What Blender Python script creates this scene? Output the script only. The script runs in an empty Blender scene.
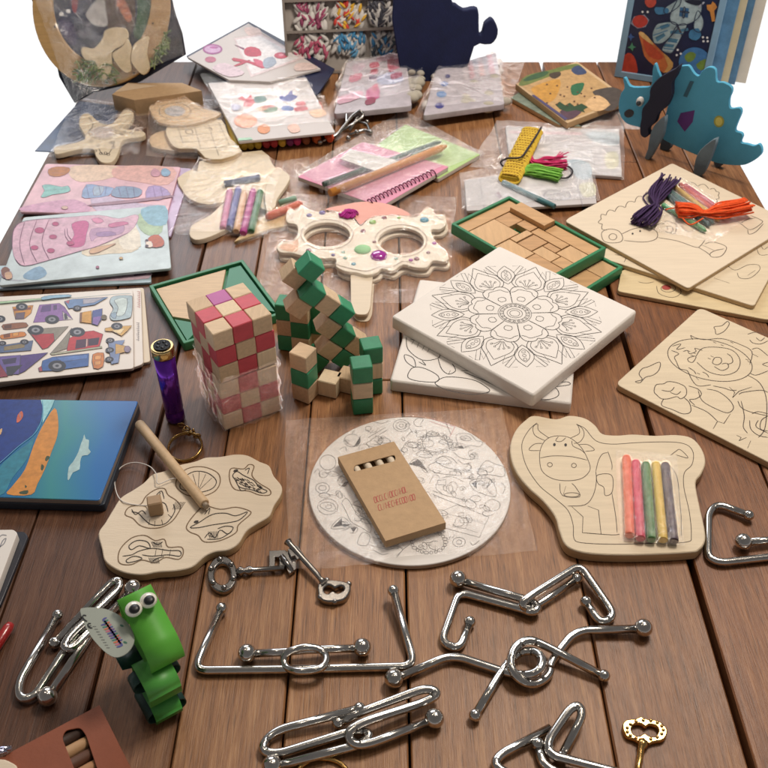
import bpy, math, random
from mathutils import Vector, Matrix, noise
from mathutils.geometry import tessellate_polygon
from mathutils.bvhtree import BVHTree
random.seed(7)
R = math.radians
scene = bpy.context.scene
COL = scene.collection

# ------------------------------------------------------------------ camera
CAM_H, CAM_PITCH, CAM_F = 0.642, R(41.0), 975.0      # height over the table, tilt, focal length in photo pixels
cam_data = bpy.data.cameras.new('camera'); cam = bpy.data.objects.new('camera', cam_data); COL.objects.link(cam)
cam.location = (0, 0, CAM_H); cam.rotation_euler = (R(90) - CAM_PITCH, 0, 0)
cam_data.sensor_width = 36; cam_data.lens = 36 * CAM_F / 768; cam_data.clip_start = 0.01; cam_data.clip_end = 100
cam_data.dof.use_dof = True; cam_data.dof.focus_distance = 0.86; cam_data.dof.aperture_fstop = 19
scene.camera = cam

# ------------------------------------------------------------------ world: white surroundings below, dim room above
world = bpy.data.worlds.new('World'); scene.world = world; world.use_nodes = True
wn, wl = world.node_tree.nodes, world.node_tree.links
wn.clear()
w_out = wn.new('ShaderNodeOutputWorld'); w_bg = wn.new('ShaderNodeBackground'); w_tc = wn.new('ShaderNodeTexCoord')
w_sep = wn.new('ShaderNodeSeparateXYZ'); w_ramp = wn.new('ShaderNodeValToRGB'); w_map = wn.new('ShaderNodeMapRange')
w_map.inputs['From Min'].default_value = -1; w_map.inputs['From Max'].default_value = 1
wl.new(w_tc.outputs['Generated'], w_sep.inputs[0]); wl.new(w_sep.outputs['Z'], w_map.inputs['Value'])
wl.new(w_map.outputs[0], w_ramp.inputs[0]); wl.new(w_ramp.outputs[0], w_bg.inputs[0]); wl.new(w_bg.outputs[0], w_out.inputs[0])
e = w_ramp.color_ramp.elements
e[0].position = 0.46; e[0].color = (1.3, 1.3, 1.3, 1)
e[1].position = 0.50; e[1].color = (0.42, 0.395, 0.38, 1)
x = e.new(0.60); x.color = (0.18, 0.17, 0.165, 1)
x = e.new(1.0); x.color = (0.15, 0.14, 0.135, 1)

# ------------------------------------------------------------------ lamps of the room
def area(name, loc, target, sx, sy, power, col):
    d = bpy.data.lights.new(name, 'AREA'); d.shape = 'RECTANGLE'; d.size = sx; d.size_y = sy; d.energy = power; d.color = col
    o = bpy.data.objects.new(name, d); COL.objects.link(o); o.location = loc
    o.rotation_euler = (Vector(target) - Vector(loc)).to_track_quat('-Z', 'Y').to_euler()
area('window_light', (-0.55, 2.85, 1.22), (0, 0.9, 0), 1.5, 0.8, 29, (0.90, 0.94, 1.0))
area('ceiling_light', (0.50, 1.15, 1.45), (0.2, 1.0, 0), 0.45, 0.35, 20, (1.0, 0.90, 0.79))
for lx, ly in ((-0.8, 0.9), (-0.2, 1.9), (0.9, 1.9), (0.25, 0.6), (1.1, 0.8)):
    area('ceiling_spot', (lx, ly, 2.2), (lx * .5, ly * .6 + .4, 0), 0.09, 0.09, 2.6, (1.0, 0.86, 0.70))
vs = scene.view_settings
vs.view_transform = 'Standard'; vs.look = 'None'; vs.gamma = 1; vs.exposure = -0.20; vs.use_curve_mapping = False
scene.cycles.max_bounces = 10; scene.cycles.transparent_max_bounces = 24; scene.cycles.caustics_reflective = False
scene.cycles.caustics_refractive = False; scene.cycles.use_denoising = True

# ------------------------------------------------------------------ materials
def lin(h):
    v = [int(h[i:i + 2], 16) / 255 for i in (0, 2, 4)]
    return tuple(c / 12.92 if c <= .04045 else ((c + .055) / 1.055) ** 2.4 for c in v) + (1,)
MATS = {}
def mat(h, rough=.6, metal=0., var=.06, scale=40., bump=.0, bscale=300., stretch=(1, 1, 1), coat=0., sss=0., name=None, spec=.5):
    """A procedural material: base colour with a soft noise variation and, if asked, a noise bump."""
    key = (h, rough, metal, var, scale, bump, bscale, stretch, coat, spec)
    if key in MATS: return MATS[key]
    m = bpy.data.materials.new(name or 'paint_' + h); m.use_nodes = True
    n, l = m.node_tree.nodes, m.node_tree.links
    b = n['Principled BSDF']; b.inputs['Roughness'].default_value = rough; b.inputs['Metallic'].default_value = metal
    b.inputs['Coat Weight'].default_value = coat; b.inputs['Coat Roughness'].default_value = .12
    b.inputs['Specular IOR Level'].default_value = spec
    tc = n.new('ShaderNodeTexCoord'); mp = n.new('ShaderNodeMapping'); mp.inputs['Scale'].default_value = stretch
    l.new(tc.outputs['Object'], mp.inputs[0])
    t = n.new('ShaderNodeTexNoise'); t.inputs['Scale'].default_value = scale; t.inputs['Detail'].default_value = 6; t.inputs['Roughness'].default_value = .65
    l.new(mp.outputs[0], t.inputs['Vector'])
    r = n.new('ShaderNodeMapRange'); r.inputs['From Min'].default_value = .25; r.inputs['From Max'].default_value = .75
    r.inputs['To Min'].default_value = 1 - var * 1.6; r.inputs['To Max'].default_value = 1 + var
    l.new(t.outputs['Fac'], r.inputs['Value'])
    x = n.new('ShaderNodeMix'); x.data_type = 'RGBA'; x.blend_type = 'MULTIPLY'; x.inputs['Factor'].default_value = 1
    x.inputs['A'].default_value = lin(h); l.new(r.outputs[0], x.inputs['B']); l.new(x.outputs['Result'], b.inputs['Base Color'])
    if bump:
        t2 = n.new('ShaderNodeTexNoise'); t2.inputs['Scale'].default_value = bscale; t2.inputs['Detail'].default_value = 4
        l.new(mp.outputs[0], t2.inputs['Vector'])
        bp = n.new('ShaderNodeBump'); bp.inputs['Strength'].default_value = bump; bp.inputs['Distance'].default_value = .001
        l.new(t2.outputs['Fac'], bp.inputs['Height']); l.new(bp.outputs[0], b.inputs['Normal'])
    MATS[key] = m
    return m
def wood(h, var=.10, ang=(1, 9, 9), rough=.55, scale=22.):
    return mat(h, rough, 0, var, scale, .25, 160, ang)
def metal(h='cbc8c3', rough=.17):
    return mat(h, rough, 1, .10, 120, .05, 60)
INK = mat('3a3634', .7, var=.2)
INKB = mat('54463c', .7, var=.25)
BIRCH = wood('d9c7aa', .07); BIRCH2 = wood('decdb5', .05); BIRCHX = wood('cbab82', .1); PLY = wood('c7a97f', .16, (1, 1, 40))
WHITE = mat('e2dcd6', .55, var=.02); PAPER = mat('d9d2cc', .6, var=.04); CARD = mat('bb9a74', .75, var=.07, scale=150, bump=.2)
BLACK = mat('15151a', .4); CHROME = metal(); STEEL = metal('9c9894', .22); GOLD = metal('cfa768', .2)
GREEN = mat('2f7d52', .45, var=.1); GREENB = mat('2c8b5c', .5, var=.08, scale=90, bump=.15)

def film_mat(name, tint=(1, 1, 1, 1), haze=.05, base=.09, bump=.55, gloss_rough=.05, bs=28.):
    m = bpy.data.materials.new(name); m.use_nodes = True
    n, l = m.node_tree.nodes, m.node_tree.links; n.clear()
    o = n.new('ShaderNodeOutputMaterial'); tr = n.new('ShaderNodeBsdfTransparent'); tr.inputs[0].default_value = tint
    gl = n.new('ShaderNodeBsdfGlossy'); gl.inputs['Roughness'].default_value = gloss_rough
    df = n.new('ShaderNodeBsdfDiffuse'); df.inputs[0].default_value = (.8, .8, .82, 1)
    fr = n.new('ShaderNodeLayerWeight'); fr.inputs['Blend'].default_value = .5; pw = n.new('ShaderNodeMath'); pw.operation = 'POWER'; pw.inputs[1].default_value = 4; l.new(fr.outputs['Facing'], pw.inputs[0])
    p2 = n.new('ShaderNodeMath'); p2.operation = 'MULTIPLY'; p2.inputs[1].default_value = .6; l.new(pw.outputs[0], p2.inputs[0])
    ad = n.new('ShaderNodeMath'); ad.operation = 'ADD'; ad.inputs[1].default_value = base; l.new(p2.outputs[0], ad.inputs[0])
    m1 = n.new('ShaderNodeMixShader'); m1.inputs[0].default_value = haze; l.new(tr.outputs[0], m1.inputs[1]); l.new(df.outputs[0], m1.inputs[2])
    m2 = n.new('ShaderNodeAddShader'); l.new(m1.outputs[0], m2.inputs[0]); l.new(gl.outputs[0], m2.inputs[1])   # clear film: what lies behind plus its own reflections
    cb = n.new('ShaderNodeCombineColor'); [l.new(ad.outputs[0], cb.inputs[k]) for k in range(3)]; l.new(cb.outputs[0], gl.inputs['Color']); tr.inputs[0].default_value = (.95, .95, .95, 1)
    tc = n.new('ShaderNodeTexCoord')
    t = n.new('ShaderNodeTexNoise'); t.inputs['Scale'].default_value = bs; t.inputs['Detail'].default_value = 5; t.inputs['Distortion'].default_value = 1.2
    l.new(tc.outputs['Object'], t.inputs['Vector'])
    vo = n.new('ShaderNodeTexVoronoi'); vo.feature = 'DISTANCE_TO_EDGE'; vo.inputs['Scale'].default_value = bs * .9; l.new(t.outputs['Color'], vo.inputs['Vector'])
    mx = n.new('ShaderNodeMath'); mx.operation = 'MULTIPLY_ADD'; mx.inputs[1].default_value = .5
    l.new(vo.outputs['Distance'], mx.inputs[0]); l.new(t.outputs['Fac'], mx.inputs[2])
    bp = n.new('ShaderNodeBump'); bp.inputs['Strength'].default_value = bump; bp.inputs['Distance'].default_value = .012
    l.new(mx.outputs[0], bp.inputs['Height']); l.new(bp.outputs[0], gl.inputs['Normal'])
    l.new(m2.outputs[0], o.inputs[0])
    return m
FILM = film_mat('clear_film', haze=.04, base=.12)
FILMH = film_mat('hazy_film', haze=.18, base=.06, bump=.5, bs=24.)
FILMB = film_mat('wrinkled_film', haze=.03, base=.17, bump=1.0, bs=70., gloss_rough=.05)
FILMS = film_mat('crinkled_film', haze=.045, base=.18, bump=.9, bs=52., gloss_rough=.05)

# ------------------------------------------------------------------ geometry helpers
def fr(x0, y0, x1, s=None): return (x0, y0, s or 768.0 / (x1 - x0))     # a zoomed detail of the photograph that measurements were read from
PX = (0, 0, 1.0)
CP, SP = math.cos(CAM_PITCH), math.sin(CAM_PITCH)
def ray(f, p):
    u = (f[0] + p[0] / f[2] - 384) / CAM_F; v = (384 - f[1] - p[1] / f[2]) / CAM_F
    return Vector((u, CP + v * SP, -SP + v * CP))
class Plane:
    """A plane in the scene: measured outlines are laid on it at its own place and distance."""
    def __init__(s, O, ex=(1, 0, 0), ey=(0, 1, 0)):
        s.O, s.ex, s.ey = Vector(O), Vector(ex).normalized(), Vector(ey).normalized()
        s.ez = s.ex.cross(s.ey).normalized()
    def pt(s, f, p):
        d = ray(f, p); c = Vector((0, 0, CAM_H))
        t = (s.O - c).dot(s.ez) / d.dot(s.ez); q = c + d * t - s.O
        return (q.dot(s.ex), q.dot(s.ey))
    def uv(s, f, pts): return [s.pt(f, p) for p in pts]
    def map(s, x, y, z=0): return s.O + s.ex * x + s.ey * y + s.ez * z
def L(z): return Plane((0, 0, z))
def P(f, p, z=0):
    q = L(z).pt(f, p); return Vector((q[0], q[1], z))
def area2(p): return sum(p[i - 1][0] * p[i][1] - p[i][0] * p[i - 1][1] for i in range(len(p))) / 2
def smooth(p, n=4, closed=True):
    """Catmull-Rom through the points."""
    N = len(p); out = []
    if N < 3: return list(p)
    for i in range(N if closed else N - 1):
        g = lambda k: p[k % N] if closed else p[min(max(k, 0), N - 1)]
        a, b, c, d = g(i - 1), g(i), g(i + 1), g(i + 2)
        for k in range(n):
            t = k / n
            out.append(tuple(.5 * (2 * b[j] + (c[j] - a[j]) * t + (2 * a[j] - 5 * b[j] + 4 * c[j] - d[j]) * t * t + (3 * b[j] - a[j] - 3 * c[j] + d[j]) * t ** 3) for j in range(len(b))))
    if not closed: out.append(tuple(p[-1]))
    return out
def ell(cx, cy, rx, ry=None, n=28, rot=0, a0=0, a1=360):
    ry = rx if ry is None else ry; o = []
    full = abs(a1 - a0) >= 360; c, s = math.cos(R(rot)), math.sin(R(rot))
    for i in range(n if full else n + 1):
        a = R(a0 + (a1 - a0) * i / n); x, y = rx * math.cos(a), ry * math.sin(a)
        o.append((cx + x * c - y * s, cy + x * s + y * c))
    return o
def rrect(pts, r, n=5):
    """Round the corners of a closed 2-D polygon."""
    o = []; N = len(pts)
    for i in range(N):
        a, b, c = Vector(pts[i - 1]), Vector(pts[i]), Vector(pts[(i + 1) % N])
        d1, d2 = a - b, c - b; k = min(r, d1.length * .45, d2.length * .45)
        p, q = b + d1.normalized() * k, b + d2.normalized() * k
        for j in range(n + 1):
            t = j / n; v = p * (1 - t) ** 2 + b * 2 * t * (1 - t) + q * t * t; o.append((v.x, v.y))
    return o
def fillet(pts, r, n=7):
    pts = [Vector(p) for p in pts]; o = [pts[0]]
    for i in range(1, len(pts) - 1):
        a, b, c = pts[i - 1], pts[i], pts[i + 1]; d1, d2 = a - b, c - b
        k1, k2 = min(r, d1.length * .5), min(r, d2.length * .5)
        p, q = b + d1.normalized() * k1, b + d2.normalized() * k2
        for j in range(n + 1):
            t = j / n; o.append(p * (1 - t) ** 2 + b * 2 * t * (1 - t) + q * t * t)
    o.append(pts[-1]); return o
REG = {}
class M:
    def __init__(s, pl=None): s.v, s.f, s.mi, s.sm, s.ms, s.tone = [], [], [], [], [], []; s.pl = pl or L(0); s.uvl = []
    def m(s, mt):
        if mt not in s.ms: s.ms.append(mt)
        return s.ms.index(mt)
    def face(s, idx, k, sm=False): s.f.append(tuple(idx)); s.mi.append(k); s.sm.append(sm)
    def add(s, x, y, z=0): s.v.append(s.pl.map(x, y, z)); return len(s.v) - 1
    def poly(s, pts, z, mt, holes=(), flip=False):
        k = s.m(mt); rings = [list(pts)] + [list(h) for h in holes]; b = len(s.v)
        for r_ in rings:
            for p in r_: s.add(p[0], p[1], z)
        for t in tessellate_polygon([[Vector((p[0], p[1], 0)) for p in r_] for r_ in rings]):
            A, B, C = (s.v[b + i] for i in t); up = (B - A).cross(C - A).dot(s.pl.ez) > 0
            s.face([b + i for i in (t if up != flip else t[::-1])], k)
        return s
    def prism(s, pts, z0, z1, mt, bev=0., holes=(), side=None):
        ks = s.m(side or mt); rings = [list(pts) if area2(pts) > 0 else list(pts)[::-1]] + [list(h) if area2(h) < 0 else list(h)[::-1] for h in holes]
        tops = []
        for r_ in rings:
            N = len(r_); ins = []
            for i in range(N):
                a, b, c = r_[i - 1], r_[i], r_[(i + 1) % N]
                n1, n2 = Vector((a[1] - b[1], b[0] - a[0])), Vector((b[1] - c[1], c[0] - b[0]))
                n_ = (n1.normalized() if n1.length else n1) + (n2.normalized() if n2.length else n2)
                d = n_.normalized() if n_.length > 1e-6 else Vector((0, 0))
                ins.append(d)
            lv = [(z0, 0), (z1 - bev, 0)] + ([(z1 - bev * .3, bev * .3), (z1, bev)] if bev else [])
            idx = []
            for z, o in lv: idx.append([s.add(r_[i][0] + ins[i].x * o, r_[i][1] + ins[i].y * o, z) for i in range(N)])
            for q in range(len(lv) - 1):
                for i in range(N): j = (i + 1) % N; s.face((idx[q][i], idx[q][j], idx[q + 1][j], idx[q + 1][i]), ks if q == 0 else s.m(mt), N > 9)
            tops.append([(r_[i][0] + ins[i].x * bev, r_[i][1] + ins[i].y * bev) for i in range(N)])
        s.poly(tops[0], z1, mt, tops[1:]); s.poly(rings[0], z0, side or mt, rings[1:], True)
        return s
    def ribbon(s, pts, w, z, mt, closed=False):
        k = s.m(mt); N = len(pts)
        if N < 2: return s
        a = []
        for i in range(N):
            p = Vector(pts[i][:2]); q0 = Vector(pts[i - 1][:2]) if (closed or i) else p; q1 = Vector(pts[(i + 1) % N][:2]) if (closed or i < N - 1) else p
            t = q1 - q0
            if t.length < 1e-9: t = Vector((1, 0))
            t.normalize(); n_ = Vector((-t.y, t.x)) * w / 2 * (1 if closed or 0 < i < N - 1 else .5)
            a.append((s.add(p.x + n_.x, p.y + n_.y, z), s.add(p.x - n_.x, p.y - n_.y, z)))
        for i in range(N if closed else N - 1):
            j = (i + 1) % N; s.face((a[i][1], a[j][1], a[j][0], a[i][0]), k)
        return s
    def lines(s, f, polys, w=.0006, z=.0002, mt=None, n=4):
        """Ink strokes: each is a list of measured points, smoothed; a stroke ending with 'c' is closed, starting with '/' stays angular."""
        for p in polys:
            p = list(p); ang = p[0] == '/'; p = p[1:] if ang else p
            cl = p[-1] == 'c'; p = p[:-1] if cl else p
            q = s.pl.uv(f, p)
            if not ang: q = smooth(q, n, cl)
            s.ribbon(q, w, z, mt or INK, cl)
        return s
    def tube(s, path, r, mt, seg=12, closed=False, caps=True, flat=1.0):
        k = s.m(mt); path = [Vector(p) for p in path]; N = len(path)
        rr = r if isinstance(r, (list, tuple)) else [r] * N
        t0 = (path[1] - path[0]).normalized(); up = Vector((0, 0, 1)) if abs(t0.z) < .9 else Vector((1, 0, 0))
        nrm = (up - t0 * up.dot(t0)).normalized(); idx = []
        for i in range(N):
            a = path[i - 1] if (closed or i) else path[i]; b = path[(i + 1) % N] if (closed or i < N - 1) else path[i]
            t = (b - a).normalized() if (b - a).length > 1e-9 else t0
            nrm = nrm - t * nrm.dot(t); nrm = nrm.normalized() if nrm.length > 1e-6 else t.orthogonal().normalized(); bn = t.cross(nrm)
            ring = []
            for j in range(seg):
                an = 2 * math.pi * j / seg; s.v.append(path[i] + (nrm * math.cos(an) * flat + bn * math.sin(an)) * rr[i]); ring.append(len(s.v) - 1)
            idx.append(ring)
        for i in range(N if closed else N - 1):
            A, B = idx[i], idx[(i + 1) % N]
            for j in range(seg): q = (j + 1) % seg; s.face((A[j], A[q], B[q], B[j]), k, True)
        if caps and not closed: s.face(idx[0][::-1], k); s.face(idx[-1], k)
        return s
    def ball(s, c, r, mt, seg=16, rings=10, sc=(1, 1, 1)):
        k = s.m(mt); c = Vector(c); idx = []
        for i in range(rings + 1):
            th = math.pi * i / rings; ring = []
            for j in range(seg if 0 < i < rings else 1):
                a = 2 * math.pi * j / seg; s.v.append(c + Vector((math.sin(th) * math.cos(a) * sc[0], math.sin(th) * math.sin(a) * sc[1], math.cos(th) * sc[2])) * r); ring.append(len(s.v) - 1)
            idx.append(ring)
        for i in range(rings):
            A, B = idx[i], idx[i + 1]
            for j in range(seg):
                q = (j + 1) % seg
                if len(A) == 1: s.face((A[0], B[j], B[q]), k, True)
                elif len(B) == 1: s.face((A[j], B[0], A[q]), k, True)
                else: s.face((A[j], B[j], B[q], A[q]), k, True)
        return s
    def block(s, c, ax, size, mt, bev=.0008, mts=None):
        """A box with chamfered edges; ax = three unit axes; mts = six materials for +x -x +y -y +z -z."""
        c = Vector(c); ax = [Vector(a) for a in ax]; h = [q / 2 for q in size]; vid = {}
        for sx in (-1, 1):
            for sy in (-1, 1):
                for sz in (-1, 1):
                    for d in range(3):
                        q = [sx * (h[0] - (bev if d != 0 else 0)), sy * (h[1] - (bev if d != 1 else 0)), sz * (h[2] - (bev if d != 2 else 0))]
                        s.v.append(c + ax[0] * q[0] + ax[1] * q[1] + ax[2] * q[2]); vid[(sx, sy, sz, d)] = len(s.v) - 1
        def fc(ids, k):
            A, B, C = (s.v[i] for i in ids[:3]); n_ = (B - A).cross(C - A); ctr = sum((s.v[i] for i in ids), Vector()) / len(ids)
            s.face(ids if n_.dot(ctr - c) > 0 else ids[::-1], k)
        sg = (-1, 1); k0 = s.m(mt)
        for d in range(3):
            o = [i for i in range(3) if i != d]
            for a in sg:
                ids = []
                for b, e_ in ((-1, -1), (1, -1), (1, 1), (-1, 1)):
                    t = [0, 0, 0]; t[d] = a; t[o[0]] = b; t[o[1]] = e_; ids.append(vid[(*t, d)])
                fc(ids, s.m(mts[d * 2 + (0 if a > 0 else 1)]) if mts else k0)
            for a in sg:
                for b in sg:
                    ids = []
                    for e_, dd in ((-1, o[0]), (1, o[0]), (1, o[1]), (-1, o[1])):
                        t = [0, 0, 0]; t[d] = e_; t[o[0]] = a; t[o[1]] = b; ids.append(vid[(*t, dd)])
                    fc(ids, k0)
        for a in sg:
            for b in sg:
                for e_ in sg: fc([vid[(a, b, e_, 0)], vid[(a, b, e_, 1)], vid[(a, b, e_, 2)]], k0)
        return s
    def build(s, name, parent=None):
        root = parent
        while root is not None and root.parent is not None: root = root.parent
        off = Vector(root['_loc']) if root is not None else (Vector((sum(v.x for v in s.v), sum(v.y for v in s.v), 0)) / len(s.v))
        if root is None: off.z = min(v.z for v in s.v)
        me = bpy.data.meshes.new(name); me.from_pydata([v - off for v in s.v], [], s.f)
        for q in s.ms: me.materials.append(q)
        me.polygons.foreach_set('material_index', s.mi); me.polygons.foreach_set('use_smooth', s.sm); me.update()
        o = bpy.data.objects.new(name, me); COL.objects.link(o)
        if parent is not None: o.parent = parent
        else: o.location = off; o['_loc'] = tuple(off)
        REG[o.name] = (list(s.v), list(s.f))
        return o
def tag(o, label, cat, group=None, kind=None):
    if label: o['label'] = label
    if cat: o['category'] = cat
    if group: o['group'] = group
    if kind: o['kind'] = kind
    return o
def thing(name, label, cat, loc, group=None):
    o = bpy.data.objects.new(name, None); COL.objects.link(o); o.empty_display_size = .02
    o.location = loc; o['_loc'] = tuple(loc); return tag(o, label, cat, group)
def tree_of(objs):
    V, F_ = [], []
    for o in objs:
        v, f = REG[o.name]; b = len(V); V += v; F_ += [tuple(i + b for i in q) for q in f]
    return BVHTree.FromPolygons(V, F_) if F_ else None
def film(name, parent, corners, under, z0=.0006, step=.0026, amp=.0015, mt=None, seed=0, it=10, lift=.0006, wob=.002):
    """A sheet of plastic film: a quad patch draped over what lies in the bag, with folds."""
    bvh = tree_of(under); c = [Vector((p[0], p[1], 0)) for p in corners]
    if area2(corners) < 0: c = c[::-1]
    nu = max(4, int(max((c[1] - c[0]).length, (c[2] - c[3]).length) / step)); nv = max(4, int(max((c[3] - c[0]).length, (c[2] - c[1]).length) / step))
    g, low = [], []
    for j in range(nv + 1):
        row, lr = [], []
        for i in range(nu + 1):
            u, v = i / nu, j / nv
            p = (c[0] * (1 - u) + c[1] * u) * (1 - v) + (c[3] * (1 - u) + c[2] * u) * v
            w_ = noise.noise_vector(Vector((p.x * 25, p.y * 25, seed * 3.1)))
            p += Vector((w_.x, w_.y, 0)) * wob
            hit = bvh.ray_cast(Vector((p.x, p.y, 1)), Vector((0, 0, -1))) if bvh else (None,)
            z = hit[0].z + lift if hit[0] is not None else z0
            row.append(Vector((p.x, p.y, max(z, z0)))); lr.append(max(z, z0))
        g.append(row); low.append(lr)
    for _ in range(it):
        zz = [[p.z for p in row] for row in g]
        for j in range(1, nv):
            for i in range(1, nu):
                g[j][i].z = max(low[j][i], (zz[j - 1][i] + zz[j + 1][i] + zz[j][i - 1] + zz[j][i + 1]) / 4)
    m = M(); k = m.m(mt or FILM)
    for j in range(nv + 1):
        for i in range(nu + 1):
            p = g[j][i]; q = Vector((p.x * 22, p.y * 22, seed * 1.7)); n1 = noise.noise(q + noise.noise_vector(q * .5) * .8)
            n2 = noise.noise(Vector((p.x * 13 + p.y * 30, p.y * 17 - p.x * 22, seed * 2.3)) + noise.noise_vector(q * .5) * .6); msk = max(0, .55 + noise.noise(q * .55 + Vector((5, 3, 1))) * 1.6)
            p.z += amp * (.35 * (1 + noise.noise(q * 1.3)) + msk * max(0, 1 - abs(n1) * 5) + msk * 1.2 * max(0, 1 - abs(n2) * 6) + .12 * abs(noise.noise(q * 5))); m.v.append(p)
    for j in range(nv):
        for i in range(nu):
            a = j * (nu + 1) + i; m.face((a, a + 1, a + nu + 2, a + nu + 1), k, True)
    return m.build(name, parent)
def quad_uv(f, pts, z=0): return L(z).uv(f, pts)
def slab(name, f, pts, z0, z1, mt, parent=None, bev=.0006, side=None, rnd=0, sm=0, holes=()):
    pl = L(z1); q = pl.uv(f, pts)
    if rnd: q = rrect(q, rnd)
    if sm: q = smooth(q, sm)
    hs = [pl.uv(f, h) for h in holes]
    return M(pl).prism(q, z0 - z1, 0, mt, bev, hs, side).build(name, parent)
def base_of(f, pts, z=0):
    q = [P(f, p, z) for p in pts]; c = sum(q, Vector()) / len(q); return (c.x, c.y, 0)
# ------------------------------------------------------------------ the table
def plank_mat():
    m = bpy.data.materials.new('oiled_plank_wood'); m.use_nodes = True
    n, l = m.node_tree.nodes, m.node_tree.links; b = n['Principled BSDF']
    tc = n.new('ShaderNodeTexCoord'); at = n.new('ShaderNodeAttribute'); at.attribute_name = 'tint'; sd = n.new('ShaderNodeAttribute'); sd.attribute_name = 'seed'
    of = n.new('ShaderNodeVectorMath'); of.operation = 'MULTIPLY_ADD'; of.inputs[1].default_value = (13, 17, 11); l.new(sd.outputs['Color'], of.inputs[0]); l.new(tc.outputs['Object'], of.inputs[2])
    def grain(scale, detail, rough, dist=0.):
        mp = n.new('ShaderNodeMapping'); mp.inputs['Scale'].default_value = scale; l.new(of.outputs[0], mp.inputs[0])
        t = n.new('ShaderNodeTexNoise'); t.inputs['Scale'].default_value = 1; t.inputs['Detail'].default_value = detail; t.inputs['Roughness'].default_value = rough; t.inputs['Distortion'].default_value = dist
        l.new(mp.outputs[0], t.inputs['Vector']); return t.outputs['Fac']
    def mad(a, k, c):
        m_ = n.new('ShaderNodeMath'); m_.operation = 'MULTIPLY_ADD'; m_.inputs[1].default_value = k; l.new(a, m_.inputs[0])
        if isinstance(c, float): m_.inputs[2].default_value = c
        else: l.new(c, m_.inputs[2])
        return m_.outputs[0]
    blot = grain((9, 4, 9), 4, .6); gA = grain((85, 6.5, 85), 10, .75, 1.6); gB = grain((520, 26, 520), 6, .7); pore = grain((1300, 40, 1300), 3, .5)
    # cathedral figure: rings stretched along the plank
    mp = n.new('ShaderNodeMapping'); mp.inputs['Scale'].default_value = (24, 1.5, 24); l.new(of.outputs[0], mp.inputs[0])
    wv = n.new('ShaderNodeTexWave'); wv.bands_direction = 'X'; wv.inputs['Scale'].default_value = 1.1; wv.inputs['Distortion'].default_value = 6; wv.inputs['Detail'].default_value = 4; wv.inputs['Detail Scale'].default_value = .8; l.new(mp.outputs[0], wv.inputs['Vector'])
    f0 = mad(blot, .32, 0.0); f1_ = mad(gA, .36, f0); f2 = mad(gB, .46, f1_); f3 = mad(wv.outputs['Fac'], .05, f2)
    rp = n.new('ShaderNodeValToRGB'); l.new(f3, rp.inputs[0])
    el = rp.color_ramp.elements; el[0].position = .36; el[0].color = lin('4c3421'); el[1].position = .86; el[1].color = lin('c69a6c')
    q = el.new(.60); q.color = lin('926641')
    pr = n.new('ShaderNodeMapRange'); pr.inputs['From Min'].default_value = .56; pr.inputs['From Max'].default_value = .68; pr.inputs['To Min'].default_value = 1; pr.inputs['To Max'].default_value = .55; l.new(pore, pr.inputs['Value'])
    def mul(a, b_):
        x = n.new('ShaderNodeMix'); x.data_type = 'RGBA'; x.blend_type = 'MULTIPLY'; x.inputs['Factor'].default_value = 1; l.new(a, x.inputs['A']); l.new(b_, x.inputs['B']); return x.outputs['Result']
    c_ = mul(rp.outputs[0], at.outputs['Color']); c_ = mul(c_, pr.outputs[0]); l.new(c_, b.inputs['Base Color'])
    rr = n.new('ShaderNodeMapRange'); rr.inputs['To Min'].default_value = .30; rr.inputs['To Max'].default_value = .56; l.new(blot, rr.inputs['Value']); l.new(rr.outputs[0], b.inputs['Roughness'])
    bp = n.new('ShaderNodeBump'); bp.inputs['Strength'].default_value = .45; bp.inputs['Distance'].default_value = .001
    h_ = mad(pore, -.5, f2); l.new(h_, bp.inputs['Height']); l.new(bp.outputs[0], b.inputs['Normal'])
    return m
TABLE = plank_mat()
TX0, TX1, TY0, TY1 = -.463, .483, .16, 1.535
table = thing('wooden_table', 'dark brown table of long wooden planks under everything', 'table', (0, .85, -.03))
seams = [(TX0, 0), (-.385, .0016), (-.302, .0016), (-.215, .0026), (-.148, .0014), (-.0715, .0016), (.018, .0019), (.161, .0014), (.2545, .0056), (.345, .002), (.415, .0016), (TX1, 0)]
tm = M(L(0)); tones = []
ends = {5: [.745], 6: [1.02], 3: [1.16], 8: [1.2], 1: [.95], 9: [.6]}
for i in range(len(seams) - 1):
    x0 = seams[i][0] + seams[i][1] / 2; x1 = seams[i + 1][0] - seams[i + 1][1] / 2
    ys = [TY0] + ends.get(i, []) + [TY1]
    for a, b_ in zip(ys[:-1], ys[1:]):
        nf = len(tm.f)
        c = Vector(((x0 + x1) / 2, (a + b_) / 2, -.0125 - random.random() * .0006))
        tm.block(c, ((1, 0, 0), (0, 1, 0), (0, 0, 1)), (x1 - x0, b_ - a - .0012, .025), TABLE, .0012)
        k_ = random.uniform(.95, 1.05)
        tn = {0: (.38, .34, .38), 1: (.36, .31, .35), 2: (.34, .28, .31), 3: (.64, .58, .60), 4: (.96, .92, .88), 5: (1.05, 1.0, .94), 6: (1.0, .95, .9), 7: (.88, .78, .70), 8: (.78, .64, .57), 9: (.80, .70, .66), 10: (.8, .72, .68)}[i]  # own tone of each plank; the leftmost ones also carry painted-in shade
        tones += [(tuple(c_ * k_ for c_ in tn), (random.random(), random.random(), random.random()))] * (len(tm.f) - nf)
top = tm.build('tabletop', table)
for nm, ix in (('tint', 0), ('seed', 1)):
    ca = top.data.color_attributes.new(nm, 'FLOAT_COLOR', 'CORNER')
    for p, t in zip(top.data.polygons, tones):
        for li in p.loop_indices: ca.data[li].color = (*t[ix], 1)
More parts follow.
